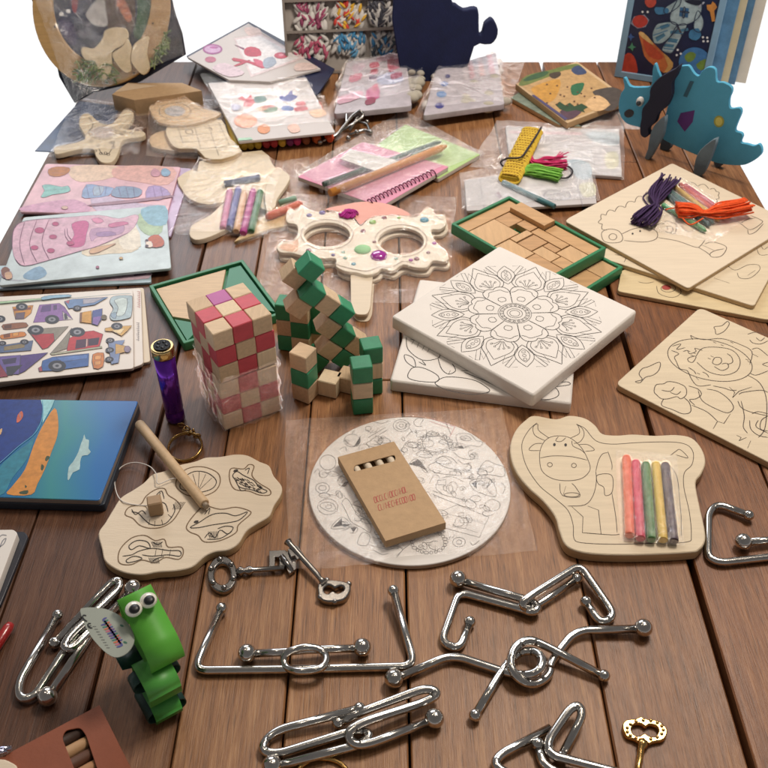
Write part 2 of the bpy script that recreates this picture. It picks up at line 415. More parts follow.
und = M(L(-.027)); und.prism([(TX0 + .006, TY0 + .006), (TX1 - .006, TY0 + .006), (TX1 - .006, TY1 - .006), (TX0 + .006, TY1 - .006)], -.02, 0, mat('34241a', .8)); und.build('underframe', table)

# ------------------------------------------------------------------ round colouring plate in its bag, crayon box on it
f = fr(295, 400, 535)
kit = thing('colouring_plate', 'round white doodle plate in a clear bag under the brown crayon box', 'craft kit', base_of(PX, [(409, 488)]))
ctr = L(.005).pt(PX, (409.5, 485.5))
pm = M(L(.005)); pm.prism(ell(ctr[0], ctr[1], .0895, n=96), -.0044, 0, WHITE, .0008, side=mat('bfae97', .7)); plate = pm.build('plate', kit)
d = M(L(.005))
def bead(cx, cy, rx, ry, n=22, r=6):
    return [ell(cx + rx * math.cos(2 * math.pi * i / n), cy + ry * math.sin(2 * math.pi * i / n), r * (.8 + .5 * (i % 3 == 0)), r * .75, 8) + ['c'] for i in range(n)]
dl = []
dl += bead(448, 140, 50, 32) + bead(428, 455, 54, 34)
dl += [ell(448, 140, 40, 25) + ['c'], ell(340, 82, 26, 19) + ['c'], ell(340, 82, 17, 12) + ['c'], ell(340, 82, 7, 5) + ['c'], ell(88, 282, 22, 17) + ['c'], ell(88, 282, 12, 8) + ['c'],
       ell(183, 130, 26, 20) + ['c'], [(158, 122), (170, 140), (200, 148), (208, 128)], [(183, 110), (187, 100), (192, 98)], ell(105, 200, 26, 24) + ['c'], [(98, 224), (96, 232), (112, 232), (110, 222)],
       ['/', (235, 120), (290, 88), (297, 95), (242, 128), 'c'], [(230, 95), (245, 105), (262, 100)], ell(234, 92, 9, 8) + ['c'],
       [(340, 165), (352, 140), (368, 128)], ell(350, 160, 10, 7) + ['c'], [(400, 80), (410, 62), (395, 58), (380, 70), (388, 84), (408, 84)],
       [(365, 208), (380, 190), (400, 195), (420, 225), (425, 232), (412, 228), (395, 205), (378, 206), 'c'],
       [(425, 215), (450, 200), (480, 215), (520, 225), (530, 240), (500, 240), (450, 232), 'c'], [(450, 200), (470, 180), (500, 185), (520, 205)],
       [(515, 120), (525, 108), (560, 110), (580, 130), (600, 135), (590, 150), (560, 145), (530, 155), 'c'], [(530, 155), (515, 150), (520, 138), (540, 142)],
       [(505, 165), (530, 185), (565, 190), (575, 180), (560, 172)], [(520, 190), (540, 205), (565, 200)],
       [(585, 235), (610, 195), (640, 205), (668, 215), (668, 245), (630, 240), 'c'], ell(622, 222, 12, 9) + ['c'], [(600, 238), (640, 240)],
       [(560, 262), (590, 252), (625, 255), (642, 282), (640, 310), (600, 300), (570, 285), 'c'], [(625, 255), (615, 285), (640, 310)],
       [(430, 268), (445, 240), (462, 248), (450, 280), (470, 300)], [(440, 290), (480, 305), (540, 320), (560, 330)], ['/', (435, 300), (480, 318), (535, 340), (560, 345)],
       [(545, 325), (560, 318), (580, 335), (570, 348), (550, 342), 'c'], [(490, 270), (510, 262), (520, 280), (500, 300), (485, 290), 'c'], [(470, 250), (500, 245), (540, 262)],
       ['/', (470, 355), (520, 335), (620, 375), (590, 440), (480, 410), 'c'], ['/', (520, 372), (560, 380), (545, 412), (505, 405), 'c'], ['/', (480, 362), (610, 398)], ['/', (560, 380), (600, 390)], ['/', (545, 412), (585, 425)],
       ell(525, 455, 20, 15) + ['c'], ell(525, 455, 9, 7) + ['c'], [(610, 330), (630, 318), (655, 330), (650, 350), (625, 355), (610, 345), 'c'], [(620, 350), (600, 360), (610, 372), (635, 366)],
       ell(105, 342, 32, 25) + ['c'], [(80, 340), (95, 328), (120, 332), (130, 350), (108, 356), 'c'], ell(108, 342, 9, 7) + ['c'],
       [(150, 330), (165, 315), (180, 335), (195, 360), (225, 380), (242, 400), (240, 425), (215, 410), (180, 390), (165, 360), 'c'], [(180, 335), (210, 345), (235, 395)],
       [(115, 410), (150, 375), (180, 400), (160, 410), 'c'], ell(152, 396, 8, 6) + ['c'], [(180, 405), (200, 408), (195, 425), (175, 425)],
       [(200, 460), (215, 425), (240, 435), (230, 465), 'c'], ['/', (230, 435), (300, 455), (330, 470), (300, 480), (228, 462)], [(330, 470), (345, 480), (322, 500)], [(325, 505), (345, 480), (370, 460)],
       [(135, 260), (150, 245), (165, 255), (170, 270), (150, 278), 'c'], [(120, 240), (135, 225)], [(60, 235), (75, 220), (80, 245)], [(140, 160), (160, 150), (165, 165)], [(250, 70), (280, 75), (300, 66)],
       [(640, 190), (655, 175), (668, 195)], [(560, 90), (575, 100), (590, 98)], [(480, 65), (490, 90), (500, 112)], [(355, 120), (375, 100), (390, 108)], [(250, 480), (280, 495), (300, 490)], [(100, 300), (130, 305), (140, 295)],
       [(660, 265), (672, 280), (665, 300)], [(590, 450), (570, 465), (560, 455)], [(395, 255), (405, 262), (412, 250)]]
rd = random.Random(12)
for k in range(150):
    a, rr = rd.uniform(0, 6.283), math.sqrt(rd.random()) * .93; cx, cy = 365 + 300 * rr * math.cos(a), 276 + 218 * rr * math.sin(a); s_ = rd.uniform(7, 17); r0 = rd.uniform(0, 360); kd = k % 6
    if kd == 0: dl.append(ell(cx, cy, s_, s_ * .6, 12, r0) + ['c'])
    elif kd == 1: dl.append([(cx + s_ * .12 * t * math.cos(t + r0), cy + s_ * .09 * t * math.sin(t + r0)) for t in range(1, 11)])
    elif kd == 2: dl += [[(cx - s_ * 1.6, cy), (cx, cy - s_ * .8), (cx + s_ * 1.6, cy + s_ * .3), (cx, cy + s_ * .7), 'c'], [(cx - s_, cy), (cx + s_, cy + 2)]]
    elif kd == 3: dl.append(['/'] + [(cx + (j - 2) * s_ * .6, cy + (s_ * .45 if j % 2 else -s_ * .45) + j * math.sin(r0) * 3) for j in range(6)])
    elif kd == 4: dl += [[(cx + s_ * 1.3 * math.cos(t * .9 + r0), cy + s_ * .9 * math.sin(t * .9 + r0)) for t in range(5)], [(cx, cy), (cx + s_ * 1.8 * math.cos(r0), cy + s_ * 1.3 * math.sin(r0))]]
    else: dl.append(['/', (cx - s_, cy - s_ * .5), (cx + s_, cy - s_ * .7), (cx + s_ * 1.1, cy + s_ * .5), (cx - s_ * .8, cy + s_ * .6), 'c'])
d.lines(f, dl, .00042, .0002, mat('55504f', .7))
for q in ([(365, 205), (395, 190), (425, 230), (402, 215)], [(188, 150), (210, 115), (205, 140)], [(120, 408), (150, 378), (150, 402)], [(150, 398), (178, 398), (160, 408)], [(178, 408), (198, 408), (186, 425)], [(160, 262), (172, 262), (160, 277), (148, 276)], [(518, 150), (535, 146), (540, 156)], [(565, 268), (580, 258), (582, 285)]):
    d.poly(d.pl.uv(f, q), .0002, mat('4a4749', .7))
d.lines(f, [['/', (435, 60), (512, 85), (495, 118)], ['/', (430, 68), (500, 92)]], .0007, .0002, mat('c96a6e', .6))
d.build('doodle_pattern', kit)
film('bag', kit, quad_uv(PX, [(289, 572), (538, 553), (501, 409), (285, 421)]), [plate], amp=.0026, mt=FILMS, seed=3, it=4)
# the crayon box
f = fr(330, 435, 450)
zt = .0160; q = L(zt).uv(f, [(50, 140), (410, 40), (742, 560), (378, 690)])
box = thing('crayon_box', 'tan cardboard crayon box with red lettering lying on the round doodle plate', 'crayon box', (q[0][0], q[0][1], .0075))
A, B, C, D = [Vector(p) for p in q]; D = A + (C - B)
slot = L(zt).uv(f, rrect([(150, 235), (155, 195), (415, 125), (420, 165)], 30, 6))
bm = M(L(zt)); bm.prism([tuple(A), tuple(B), tuple(C), tuple(D)], -.0008, 0, CARD, .0003, [slot])
ex = (B - A).normalized(); ey = (D - A).normalized()
for a, b_ in ((A, B), (B, C), (C, D), (D, A)):
    n_ = Vector(((b_ - a).y, -(b_ - a).x)).normalized() * .0008
    n_ = n_ if n_.dot((A + C) / 2 - a) > 0 else -n_
    bm.prism([tuple(a), tuple(b_), tuple(b_ + n_), tuple(a + n_)], -.0086, -.0008, CARD)
bm.prism([tuple(A + ex * .001 + ey * .001), tuple(B - ex * .001 + ey * .001), tuple(C - ex * .001 - ey * .001), tuple(D + ex * .001 - ey * .001)], -.0085, -.0078, CARD)
bm.build('carton', box)
W_ = (B - A).length; Hh = (D - A).length
for i in range(4):
    c0 = A + ex * (W_ * (.2 + .2 * i)) + ey * .0022; c1 = c0 + ey * (Hh - .006); zc = zt - .0043
    rr = .0034
    M().tube([(c0.x, c0.y, zc), (c0.x + ey.x * .003, c0.y + ey.y * .003, zc), (c1.x, c1.y, zc)], [rr * .85, rr, rr], BIRCH2, 14).build('crayon', box)
tx = M(L(zt)); RED = mat('b4564c', .7)
for row, (y0, y1) in enumerate((((275, 400), (505, 322)), ((300, 450), (555, 372)))):
    for i in range(13 + row):
        t = (i + .3) / (14 + row); cx, cy = y0[0] + (y1[0] - y0[0]) * t, y0[1] + (y1[1] - y0[1]) * t
        k = random.choice('IOHCNEL'); w_, h_ = 12, 36
        g = lambda a, b_: (cx + a * w_ + b_ * 8, cy + b_ * h_ - a * 3)
        st = {'I': [[g(.5, 0), g(.5, 1)]], 'O': [[g(0, .1), g(.5, 0), g(1, .1), g(1, .9), g(.5, 1), g(0, .9), 'c']], 'H': [['/', g(0, 0), g(0, 1)], ['/', g(1, 0), g(1, 1)], ['/', g(0, .5), g(1, .5)]],
              'C': [[g(1, 0), g(.1, .1), g(.1, .9), g(1, 1)]], 'N': [['/', g(0, 1), g(0, 0), g(1, 1), g(1, 0)]], 'E': [['/', g(1, 0), g(0, 0), g(0, 1), g(1, 1)], ['/', g(0, .5), g(.8, .5)]], 'L': [['/', g(0, 0), g(0, 1), g(1, 1)]]}[k]
        tx.lines(f, st, .00060, .0002, RED, 3)
tx.build('lettering', box)

# ------------------------------------------------------------------ cow board and its crayons
f = fr(505, 410, 710)
cow = thing('cow_board', 'cream wooden board cut in the outline of a cow, crayons on its body', 'colouring board', base_of(f, [(400, 300)]))
z1 = .010
co = [(75, 38), (110, 20), (190, 33), (240, 20), (300, 30), (340, 58), (365, 88), (420, 94), (480, 90), (560, 95), (640, 92), (700, 104), (738, 145), (752, 195), (735, 240), (715, 272), (728, 350), (748, 440), (750, 490), (728, 522), (690, 533), (500, 542), (350, 540), (270, 528), (225, 503), (203, 450), (187, 398), (142, 340), (92, 295), (50, 245), (25, 190), (20, 130), (40, 75)]
cb = slab('board', f, co, .0006, z1, BIRCH, cow, .0012, PLY, sm=4)
d = M(L(z1))
d.lines(f, [[(120, 48), (90, 75), (65, 120), (66, 165), (85, 220), (130, 285), (185, 330), (235, 375), (255, 430), (258, 480), (285, 497), (400, 503), (550, 500), (680, 495), (698, 470), (690, 380), (670, 290), (672, 235), (700, 205), (705, 160), (680, 130), (620, 120), (500, 122), (400, 128), (340, 115), (300, 70), (270, 55)],
    [(150, 115), (112, 95), (105, 65), (122, 52), (125, 75), (150, 95), (165, 105)], [(245, 105), (278, 88), (275, 62), (268, 53), (290, 70), (296, 95), (280, 120), (258, 125)],
    [(150, 115), (185, 98), (240, 103), (285, 140), (312, 190), (318, 225), (290, 255), (240, 265), (180, 258), (140, 230), (130, 190), (132, 150), 'c'], [(132, 180), (180, 172), (250, 175), (308, 188)],
    [(140, 125), (110, 128), (90, 150), (130, 152)], [(275, 130), (310, 130), (335, 150), (300, 155)], ell(168, 205, 9, 8) + ['c'], ell(258, 208, 9, 8) + ['c'], [(250, 115), (255, 135), (285, 150), (298, 162)], [(200, 100), (190, 115), (210, 118), (228, 104)],
    [(205, 275), (215, 320), (280, 325), (265, 290), (250, 275)], [(228, 285), (218, 318)], ell(250, 318, 28, 8) + ['c'], [(340, 230), (350, 190), (365, 165), (385, 160)], [(385, 155), (400, 200), (400, 225)], [(345, 245), (390, 240), (405, 262), (400, 310), (375, 320), (370, 290), (348, 275), 'c'],
    [(235, 360), (300, 355), (330, 320), (342, 270), (340, 230)], ['/', (250, 362), (292, 400), (290, 460), (360, 465), (350, 375), (310, 360)], [(290, 460), (400, 468), (430, 465)], ['/', (650, 290), (660, 400), (660, 470), (600, 480)], [(620, 170), (640, 155), (655, 148), (680, 170), (682, 180), (640, 168)], [(400, 310), (415, 400), (420, 460)], [(600, 190), (640, 240), (652, 300)]], .00055, .0002, INKB)
for p in ((185, 130), (227, 131)): d.poly(d.pl.uv(f, ell(p[0], p[1], 5, 6, 10)), .0002, INK)
d.build('cow_drawing', cow)
pack = thing('crayon_pack', 'five crayons, orange to purple, in a clear sachet on the cow board', 'crayons', base_of(f, [(530, 340)]))
pack.location.z = z1; pack['_loc'] = tuple(pack.location)
cr = []
for a, b_, h in (((455, 178), (468, 470), 'e4653f'), ((490, 195), (508, 482), 'cf3a5a'), ((527, 203), (548, 486), '3f7a40'), ((565, 203), (592, 488), 'd8b343'), ((600, 205), (632, 492), '4c3a48')):
    p, q = P(f, a, z1 + .005), P(f, b_, z1 + .005); t = (q - p).normalized(); mt = mat(h, .45, var=.06)
    cr.append(M().tube([p, p + t * .003, q - t * .001, q], [.0037, .0041, .0041, .0039], mt, 14).build('crayon', pack))
film('sachet', pack, L(z1).uv(f, [(425, 500), (670, 512), (640, 175), (415, 150)]), cr + [cb], z0=z1 + .0006, step=.0016, amp=.0022, mt=FILMS, seed=8, it=3)

# ------------------------------------------------------------------ lion board
f = fr(610, 300, 768, 4.654)
A, B = P(f, (418, 34)), P(f, (24, 396)); dv = (A - B).xy; nrm = Vector((dv.y, -dv.x)); nrm = nrm if nrm.x > 0 else -nrm
A, B = [Vector(L(.007).pt(f, p)) for p in ((418, 34), (24, 390))]; dv = A - B; nrm = Vector((dv.y, -dv.x)) * 1.25
lion = thing('lion_board', 'cream square-edged wooden board with a lion drawn in thin lines', 'colouring board', ((A.x + B.x + nrm.x) / 2, (A.y + B.y + nrm.y) / 2, 0))
M(L(.007)).prism(rrect([tuple(A), tuple(A + nrm), tuple(B + nrm), tuple(B)], .008), -.0066, 0, BIRCH, .0008, side=PLY).build('board', lion)
d = M(L(.007))
d.lines(f, [ell(465, 280, 200, 92, 40, 12) + ['c'], [(285, 235), (320, 250), (300, 265), (310, 290), (325, 320), (360, 330), (380, 370), (410, 400), (470, 395)], [(385, 185), (375, 165), (395, 175), (440, 185), (520, 180), (600, 205), (660, 240), (650, 300)],
    [(365, 270), (400, 262), (385, 290), (365, 285), 'c'], [(400, 262), (430, 225), (500, 220), (570, 235), (605, 280), (590, 330), (530, 350), (460, 335), (415, 300), (405, 290)], [(478, 285), (490, 268), (515, 270), (518, 290), (500, 302), (480, 296), 'c'], [(520, 298), (545, 295), (550, 315), (520, 328), (485, 310)], [(545, 250), (565, 265), (570, 290), (545, 300)],
    [(340, 240), (360, 235), (370, 250), (400, 240), (395, 225), (430, 235)], [(370, 318), (390, 330), (400, 345)], [(430, 335), (450, 345), (460, 360)], [(400, 360), (412, 372)], [(290, 215), (330, 205), (310, 230), (350, 222)],
    [(485, 125), (520, 120), (545, 100), (555, 110), (545, 130), (525, 150), (495, 160), (490, 140), 'c'], [(118, 380), (150, 370), (135, 345), (150, 320), (180, 310), (225, 290), (235, 300), (225, 330), (200, 350), (165, 360), (140, 385), 'c'],
    [(205, 425), (215, 395), (250, 390), (270, 380), (310, 385), (350, 405), (355, 440), (330, 460), (310, 450), (270, 460), (240, 460), (215, 440), 'c'], [(250, 460), (240, 490), (290, 510), (340, 530), (375, 520), (370, 480), (345, 455)], [(240, 420), (280, 425), (300, 405)], [(280, 430), (310, 440), (330, 425)],
    [(365, 400), (410, 415), (425, 440), (400, 460), (370, 465), (395, 490)], [(410, 420), (430, 470), (500, 510), (550, 525), (575, 500), (550, 460), (500, 425), (450, 415)], ['/', (480, 600), (500, 565), (530, 575), (560, 530)], [(380, 490), (450, 520), (500, 565)],
    [(480, 400), (530, 410), (560, 420), (590, 420)], ['/', (555, 405), (580, 430), (570, 455), (600, 425), (660, 405)], [(600, 440), (620, 430), (700, 420), (735, 430)], [(595, 470), (610, 500), (650, 520), (735, 540)], [(610, 470), (625, 540), (620, 590), (640, 620)],
    [(660, 530), (690, 520), (735, 530)], [(650, 560), (655, 600), (690, 630), (735, 640)], [(690, 560), (680, 590), (735, 620)], [(735, 540), (705, 560), (700, 600), (735, 610)], ['/', (590, 630), (610, 640), (600, 655), (635, 640)], ['/', (640, 690), (655, 655)],
    [(640, 160), (680, 150), (735, 165)], [(650, 185), (665, 200), (700, 205), (735, 190)], [(680, 175), (700, 190), (720, 175)], [(660, 230), (690, 225), (735, 260)], [(650, 340), (680, 350), (735, 330)], [(735, 290), (710, 300), (735, 310)], ['/', (660, 250), (690, 265)], [(640, 350), (690, 380), (720, 430), (730, 500), (720, 600), (690, 640)]], .0008, .0002, INKB)
d.lines(f, [['/', (x, y), (x + 14, y + 6)] for x, y in ((455, 270), (468, 260), (560, 195), (515, 208), (360, 235), (385, 245), (375, 255), (365, 315), (405, 340), (630, 275), (640, 285), (480, 195))], .0012, .0002, INKB)
d.build('lion_drawing', lion)

# ------------------------------------------------------------------ three sheep boards
f = fr(568, 140, 768)
SHEEP = ['warm wooden board peeking out below the two other animal boards', 'wooden animal board with a glossy rounded corner, middle of its stack', 'wooden sheep board on top of its stack, with thread and pencils on it']
specs = [([(205, 500), (190, 580), (768, 690), (1000, 640), (900, 480), (500, 420)], .0004, .005, 0), ([(122, 450), (150, 410), (500, 330), (900, 250), (880, 330), (715, 638)], .0054, .0105, .006), ([(400, 88), (0, 300), (-10, 312), (462, 570), (850, 330), (850, 310)], .0108, .0155, .003)]
sheep_objs = []
for i, (pts, z0, z1, rd) in enumerate(specs):
    t = thing('animal_board', SHEEP[i], 'colouring board', base_of(f, [(450, 400)]), 'stack of wooden animal boards at the right edge')
    t.location.z = z0; t['_loc'] = tuple(t.location)
    sheep_objs.append(slab('board', f, pts, z0, z1, (BIRCHX, BIRCH, BIRCH2)[i] if i else wood('d6c096'), t, .0007, PLY, rnd=.005))
    d = M(L(z1))
    if i == 2:
        def wool(path, nb, hgt):
            o = []
            for k in range(nb):
                t0 = k / nb * (len(path) - 1); i0 = min(int(t0), len(path) - 2); u = t0 - i0; p0 = Vector(path[i0]).lerp(Vector(path[i0 + 1]), u); t1 = (k + 1) / nb * (len(path) - 1); i1 = min(int(t1), len(path) - 2); p1 = Vector(path[i1]).lerp(Vector(path[i1 + 1]), t1 - i1)
                n_ = Vector(((p1 - p0).y, -(p1 - p0).x)).normalized() * hgt
                for u in (0, .2, .5, .8): q = p0.lerp(p1, u) + n_ * math.sin(math.pi * u); o.append((q.x, q.y))
            o.append(tuple(path[-1])); return o
        d.lines(f, [wool([(150, 345), (120, 310), (150, 285), (215, 262), (275, 228), (330, 200), (400, 182), (470, 172), (540, 188)], 13, 13), wool([(330, 345), (365, 322), (400, 318), (415, 345), (395, 358)], 4, 9), [(135, 385), (130, 355), (160, 342), (195, 350), (210, 375), (200, 392), (160, 395), 'c'], ell(172, 372, 15, 12) + ['c'],
            [(205, 362), (250, 342), (300, 335), (340, 352), (338, 380), (290, 392), (215, 386)], [(385, 345), (378, 335), (395, 332), (404, 346), (390, 357), (372, 350)], [(345, 375), (420, 388), (490, 412), (510, 405), (525, 385)], [(525, 400), (555, 392), (600, 405), (608, 420), (588, 446), (555, 450), (545, 438), (565, 425), (600, 418)], [(500, 412), (530, 430), (545, 442)], [(515, 404), (560, 424)],
            wool([(545, 190), (575, 200), (578, 222), (555, 235), (590, 260)], 5, 8), [(610, 300), (660, 320), (700, 345), (745, 318), (738, 306), (700, 290)], [(690, 345), (695, 362), (722, 352), (750, 322)], [(660, 322), (690, 305), (720, 300)], [(590, 262), (620, 275), (640, 290)]], .0008, .0002, INKB)
        for p in ((248, 360), (277, 350)): d.poly(d.pl.uv(f, ell(*p, 4, 4, 8)), .0002, INK)
    elif i == 1:
        d.lines(f, [[(600, 470), (640, 500), (690, 480), (730, 480), (735, 500), (700, 530), (660, 530), (650, 510)], [(690, 520), (720, 500)], [(720, 400), (735, 440), (768, 440)], [(735, 390), (750, 420), (768, 410)], [(180, 440), (220, 450), (215, 470)], [(590, 480), (650, 450)], [(560, 530), (620, 550)]], .0006, .0002, INKB)
    else:
        d.lines(f, [[(340, 560), (350, 590), (400, 605), (432, 590), (430, 570)], ell(385, 570, 28, 14) + ['c'], [(270, 545), (300, 550), (330, 545)]], .0006, .0002, INKB)
        d.poly(d.pl.uv(f, ell(378, 567, 18, 9, 12)), .0003, mat('a4403a', .6))
    d.build('drawn_pattern', t)
zs = .0155
pp = thing('pencil_pack', 'short coloured pencils in a clear sachet on the top sheep board', 'pencils', base_of(f, [(480, 270)])); pp.location.z = zs; pp['_loc'] = tuple(pp.location)
cr = []
for a, b_, h in (((385, 215), (545, 330), '2c4b4a'), ((395, 200), (560, 320), '33605a'), ((410, 180), (580, 310), 'cfa34f'), ((430, 172), (600, 300), 'c8584c'), ((450, 175), (615, 290), 'b5475a'), ((365, 250), (530, 350), '5d9a66')):
    p, q = P(f, a, zs + .0035), P(f, b_, zs + .0035); cr.append(M().tube([p, p.lerp(q, .93), q], [.0033, .0033, .0012], mat(h, .45), 8).build('pencil', pp))
film('sachet', pp, L(zs).uv(f, [(330, 350), (560, 400), (690, 300), (430, 140)]), cr + [sheep_objs[2]], z0=zs + .0006, step=.003, amp=.0008, mt=FILM, seed=4, it=4)
def hank(name, label, f, pts, z, h, nstr, spread, tails=(), group=None, pinch=.5, r=.0011):
    """A small bundle of yarn: many strands running along a line and pinched where it is tied."""
    m = M(); mt = mat(h, .85, var=.18, scale=300, bump=.5, bscale=900); path = [P(f, p, z) for p in smooth([(*p, 0) for p in pts], 5, False)]
    path = [Vector((p.x, p.y, z)) for p in path]; N = len(path)
    for k in range(nstr):
        a, b_ = random.uniform(-1, 1), random.uniform(0, 1); pth = []
        for i, p in enumerate(path):
            t = i / (N - 1); d_ = (path[min(i + 1, N - 1)] - path[max(i - 1, 0)]).normalized(); sd = Vector((-d_.y, d_.x, 0))
            w_ = 1 - .82 * math.exp(-((t - pinch) / .16) ** 2)
            pth.append(p + sd * (a * spread * w_ + noise.noise(Vector((k * 3.3, t * 4, 1))) * spread * .35) + Vector((0, 0, r + b_ * spread * .9 * (w_ * .7 + .3) + .0006 * noise.noise(Vector((k, t * 5, 7))))))
        m.tube(pth, r, mt, 6)
    for tl in tails:
        q = [P(f, p, z + .002) for p in tl]; m.tube([Vector(v) for v in smooth([tuple(v) for v in q], 5, False)], r * .8, mt, 6)
    o = m.build(name); return tag(o, label, 'yarn', group)
hank('yarn_hank', 'dark purple thread bundle on the sheep board', f, [(385, 165), (340, 230), (330, 275), (275, 335)], zs, '3d2350', 34, .0125, [[(330, 270), (300, 240), (290, 215), (330, 190)], [(325, 265), (350, 290), (345, 310)]], 'yarn bundles', .55)
hank('yarn_hank', 'bright orange thread bundle on the sheep board', f, [(415, 285), (480, 285), (530, 290), (600, 285), (690, 265)], zs + .007, 'ee5a1e', 40, .0105, [[(540, 290), (460, 262), (400, 262), (375, 268)], [(640, 270), (670, 250), (680, 235)], [(440, 300), (470, 325), (520, 300)]], 'yarn bundles', .45)

# ------------------------------------------------------------------ canvases
CANV = mat('e6dfd8', .8, var=.02, bump=.25, bscale=1400)
def canvas(label, A, B, z0, z1):
    dv = B - A; n_ = Vector((-dv.y, dv.x))
    t = thing('stretched_canvas', label, 'canvas', tuple((A + B + n_) / 2) + (z0,), 'two square canvases, one on the other')
    M(L(z1)).prism(rrect([tuple(A), tuple(B), tuple(B + n_), tuple(A + n_)], .004, 4), z0 - z1, 0, CANV, .0022).build('canvas', t)
    return t, Vector((*(A + n_ * .5 + dv * .5), z1)), dv
f = fr(380, 230, 650)
A, B = Vector(L(.0135).pt(f, (28, 428))), Vector(L(.0135).pt(f, (545, 494)))
cv, c, dv = canvas('white canvas printed with leaves and pebbles, under the mandala canvas', A, B, .0006, .0135)
d = M(L(.0135))
d.lines(f, [[(75, 305), (80, 340), (120, 370), (165, 365), (170, 350)], [(85, 310), (130, 325), (165, 345)], ['/', (90, 325), (100, 310)], ['/', (105, 335), (112, 318)], ['/', (120, 342), (128, 325)], ['/', (135, 348), (142, 333)],
    [(70, 355), (95, 365), (100, 390), (75, 375), 'c'], [(100, 390), (85, 400), (80, 420), (110, 430), (160, 432), (165, 415), (130, 395), 'c'], [(160, 432), (190, 418), (260, 425), (300, 445), (310, 460), (260, 468), (190, 455), (160, 440), 'c'], [(165, 365), (175, 395), (195, 410), (215, 400), (205, 380)], [(195, 410), (200, 400)], [(240, 405), (300, 430), (370, 465)], [(230, 400), (270, 405), (320, 440)],
    [(470, 445), (500, 450), (508, 470), (480, 482), (420, 480)], [(490, 440), (530, 432), (540, 440), (500, 446)], [(500, 425), (525, 410), (530, 425)], [(110, 375), (130, 385), (120, 372)]], .0008, .0002, INK)
d.build('leaf_print', cv)
f = fr(390, 240, 640)
zc = .0285
cs = [Vector(L(zc).pt(f, p)) for p in ((5, 235), (437, 480), (757, 214), (340, 17))]
ctr = sum(cs, Vector((0, 0))) / 4; di = (cs[2] - cs[0]) / 2; dj = (cs[3] - cs[1]) / 2
ang = (math.atan2(di.y, di.x) + math.atan2(dj.y, dj.x) - math.pi / 2) / 2; hd = (di.length + dj.length) / 2
pts = [ctr + Vector((math.cos(ang + math.pi * .5 * k), math.sin(ang + math.pi * .5 * k))) * hd for k in (2, 3, 0, 1)]
cv, c, dv = canvas('white canvas printed with a round flower mandala, lying on top', pts[0], pts[1], .0140, zc)
U = hd * .7071 * 1.03; ex = Vector((math.cos(ang), math.sin(ang), 0)); d = M(Plane((ctr.x, ctr.y, zc), ex, Vector((-ex.y, ex.x, 0))))
def pol(a, r): return (U * r * math.cos(R(a)), U * r * math.sin(R(a)))
def st(pp, a, closed=False, w=.00055, mir=True, n=5):
    for sg in ((1, -1) if mir else (1,)):
        q = [pol(a + sg * p[0], p[1]) for p in pp]; d.ribbon(smooth(q, n, closed), w, .0002, INK, closed)
for r in (.055, .085, .125, .165, .185): d.ribbon(ell(0, 0, U * r, n=48), .0005, .0002, INK, True)
for i in range(18): q = pol(i * 20, .145); d.ribbon(ell(q[0], q[1], U * .013, n=8), .0004, .0002, INK, True)
for k in range(8):
    a = k * 45 + 22.5
    st([(22.5, .19), (22.4, .36), (21, .44), (16, .50), (9, .52), (4, .515), (0, .49)], a, w=.0007)
    st([(0, .245), (7, .25), (9, .29), (5, .32), (0, .325)], a)
    st([(20, .40), (14, .42), (9, .46), (0, .46)], a)
    b = k * 45
    st([(13, .50), (18, .60), (14, .73), (7, .82), (0, .97)], b + 22.5, w=.0007); st([(10, .52), (14, .60), (11, .70), (5, .78), (0, .86)], b + 22.5)
    for q in (-9, -4.5, 0, 4.5, 9):
        st([(q * .2, .53), (q * .7, .60), (q, .66 - abs(q) * .006)], b + 22.5, mir=False, w=.0005); c_ = pol(b + 22.5 + q, .675 - abs(q) * .006); d.ribbon(ell(c_[0], c_[1], U * .012, n=8), .0004, .0002, INK, True)
    st([(0, .56), (6, .64), (8, .72), (6, .82), (0, .93)], b, w=.0006); st([(0, .62), (4, .68), (4.5, .74), (3, .80), (0, .85)], b)
    for r in (.68, .74, .80): c_ = pol(b, r); d.ribbon(ell(c_[0], c_[1], U * .02, n=10), .0004, .0002, INK, True)
    for sg in (1, -1):
        d.ribbon([pol(b + sg * 7, .80), pol(b + sg * 11.5, .95), pol(b + sg * 6, .93)], .0006, .0002, INK); d.ribbon([pol(b + sg * 7.5, .72), pol(b + sg * 14, .93), pol(b + sg * 11.5, .95)], .0006, .0002, INK)
        d.ribbon([pol(b + sg * 10, .80), pol(b + sg * 16, .90), pol(b + sg * 15.5, .76)], .0006, .0002, INK)
d.build('mandala_print', cv)
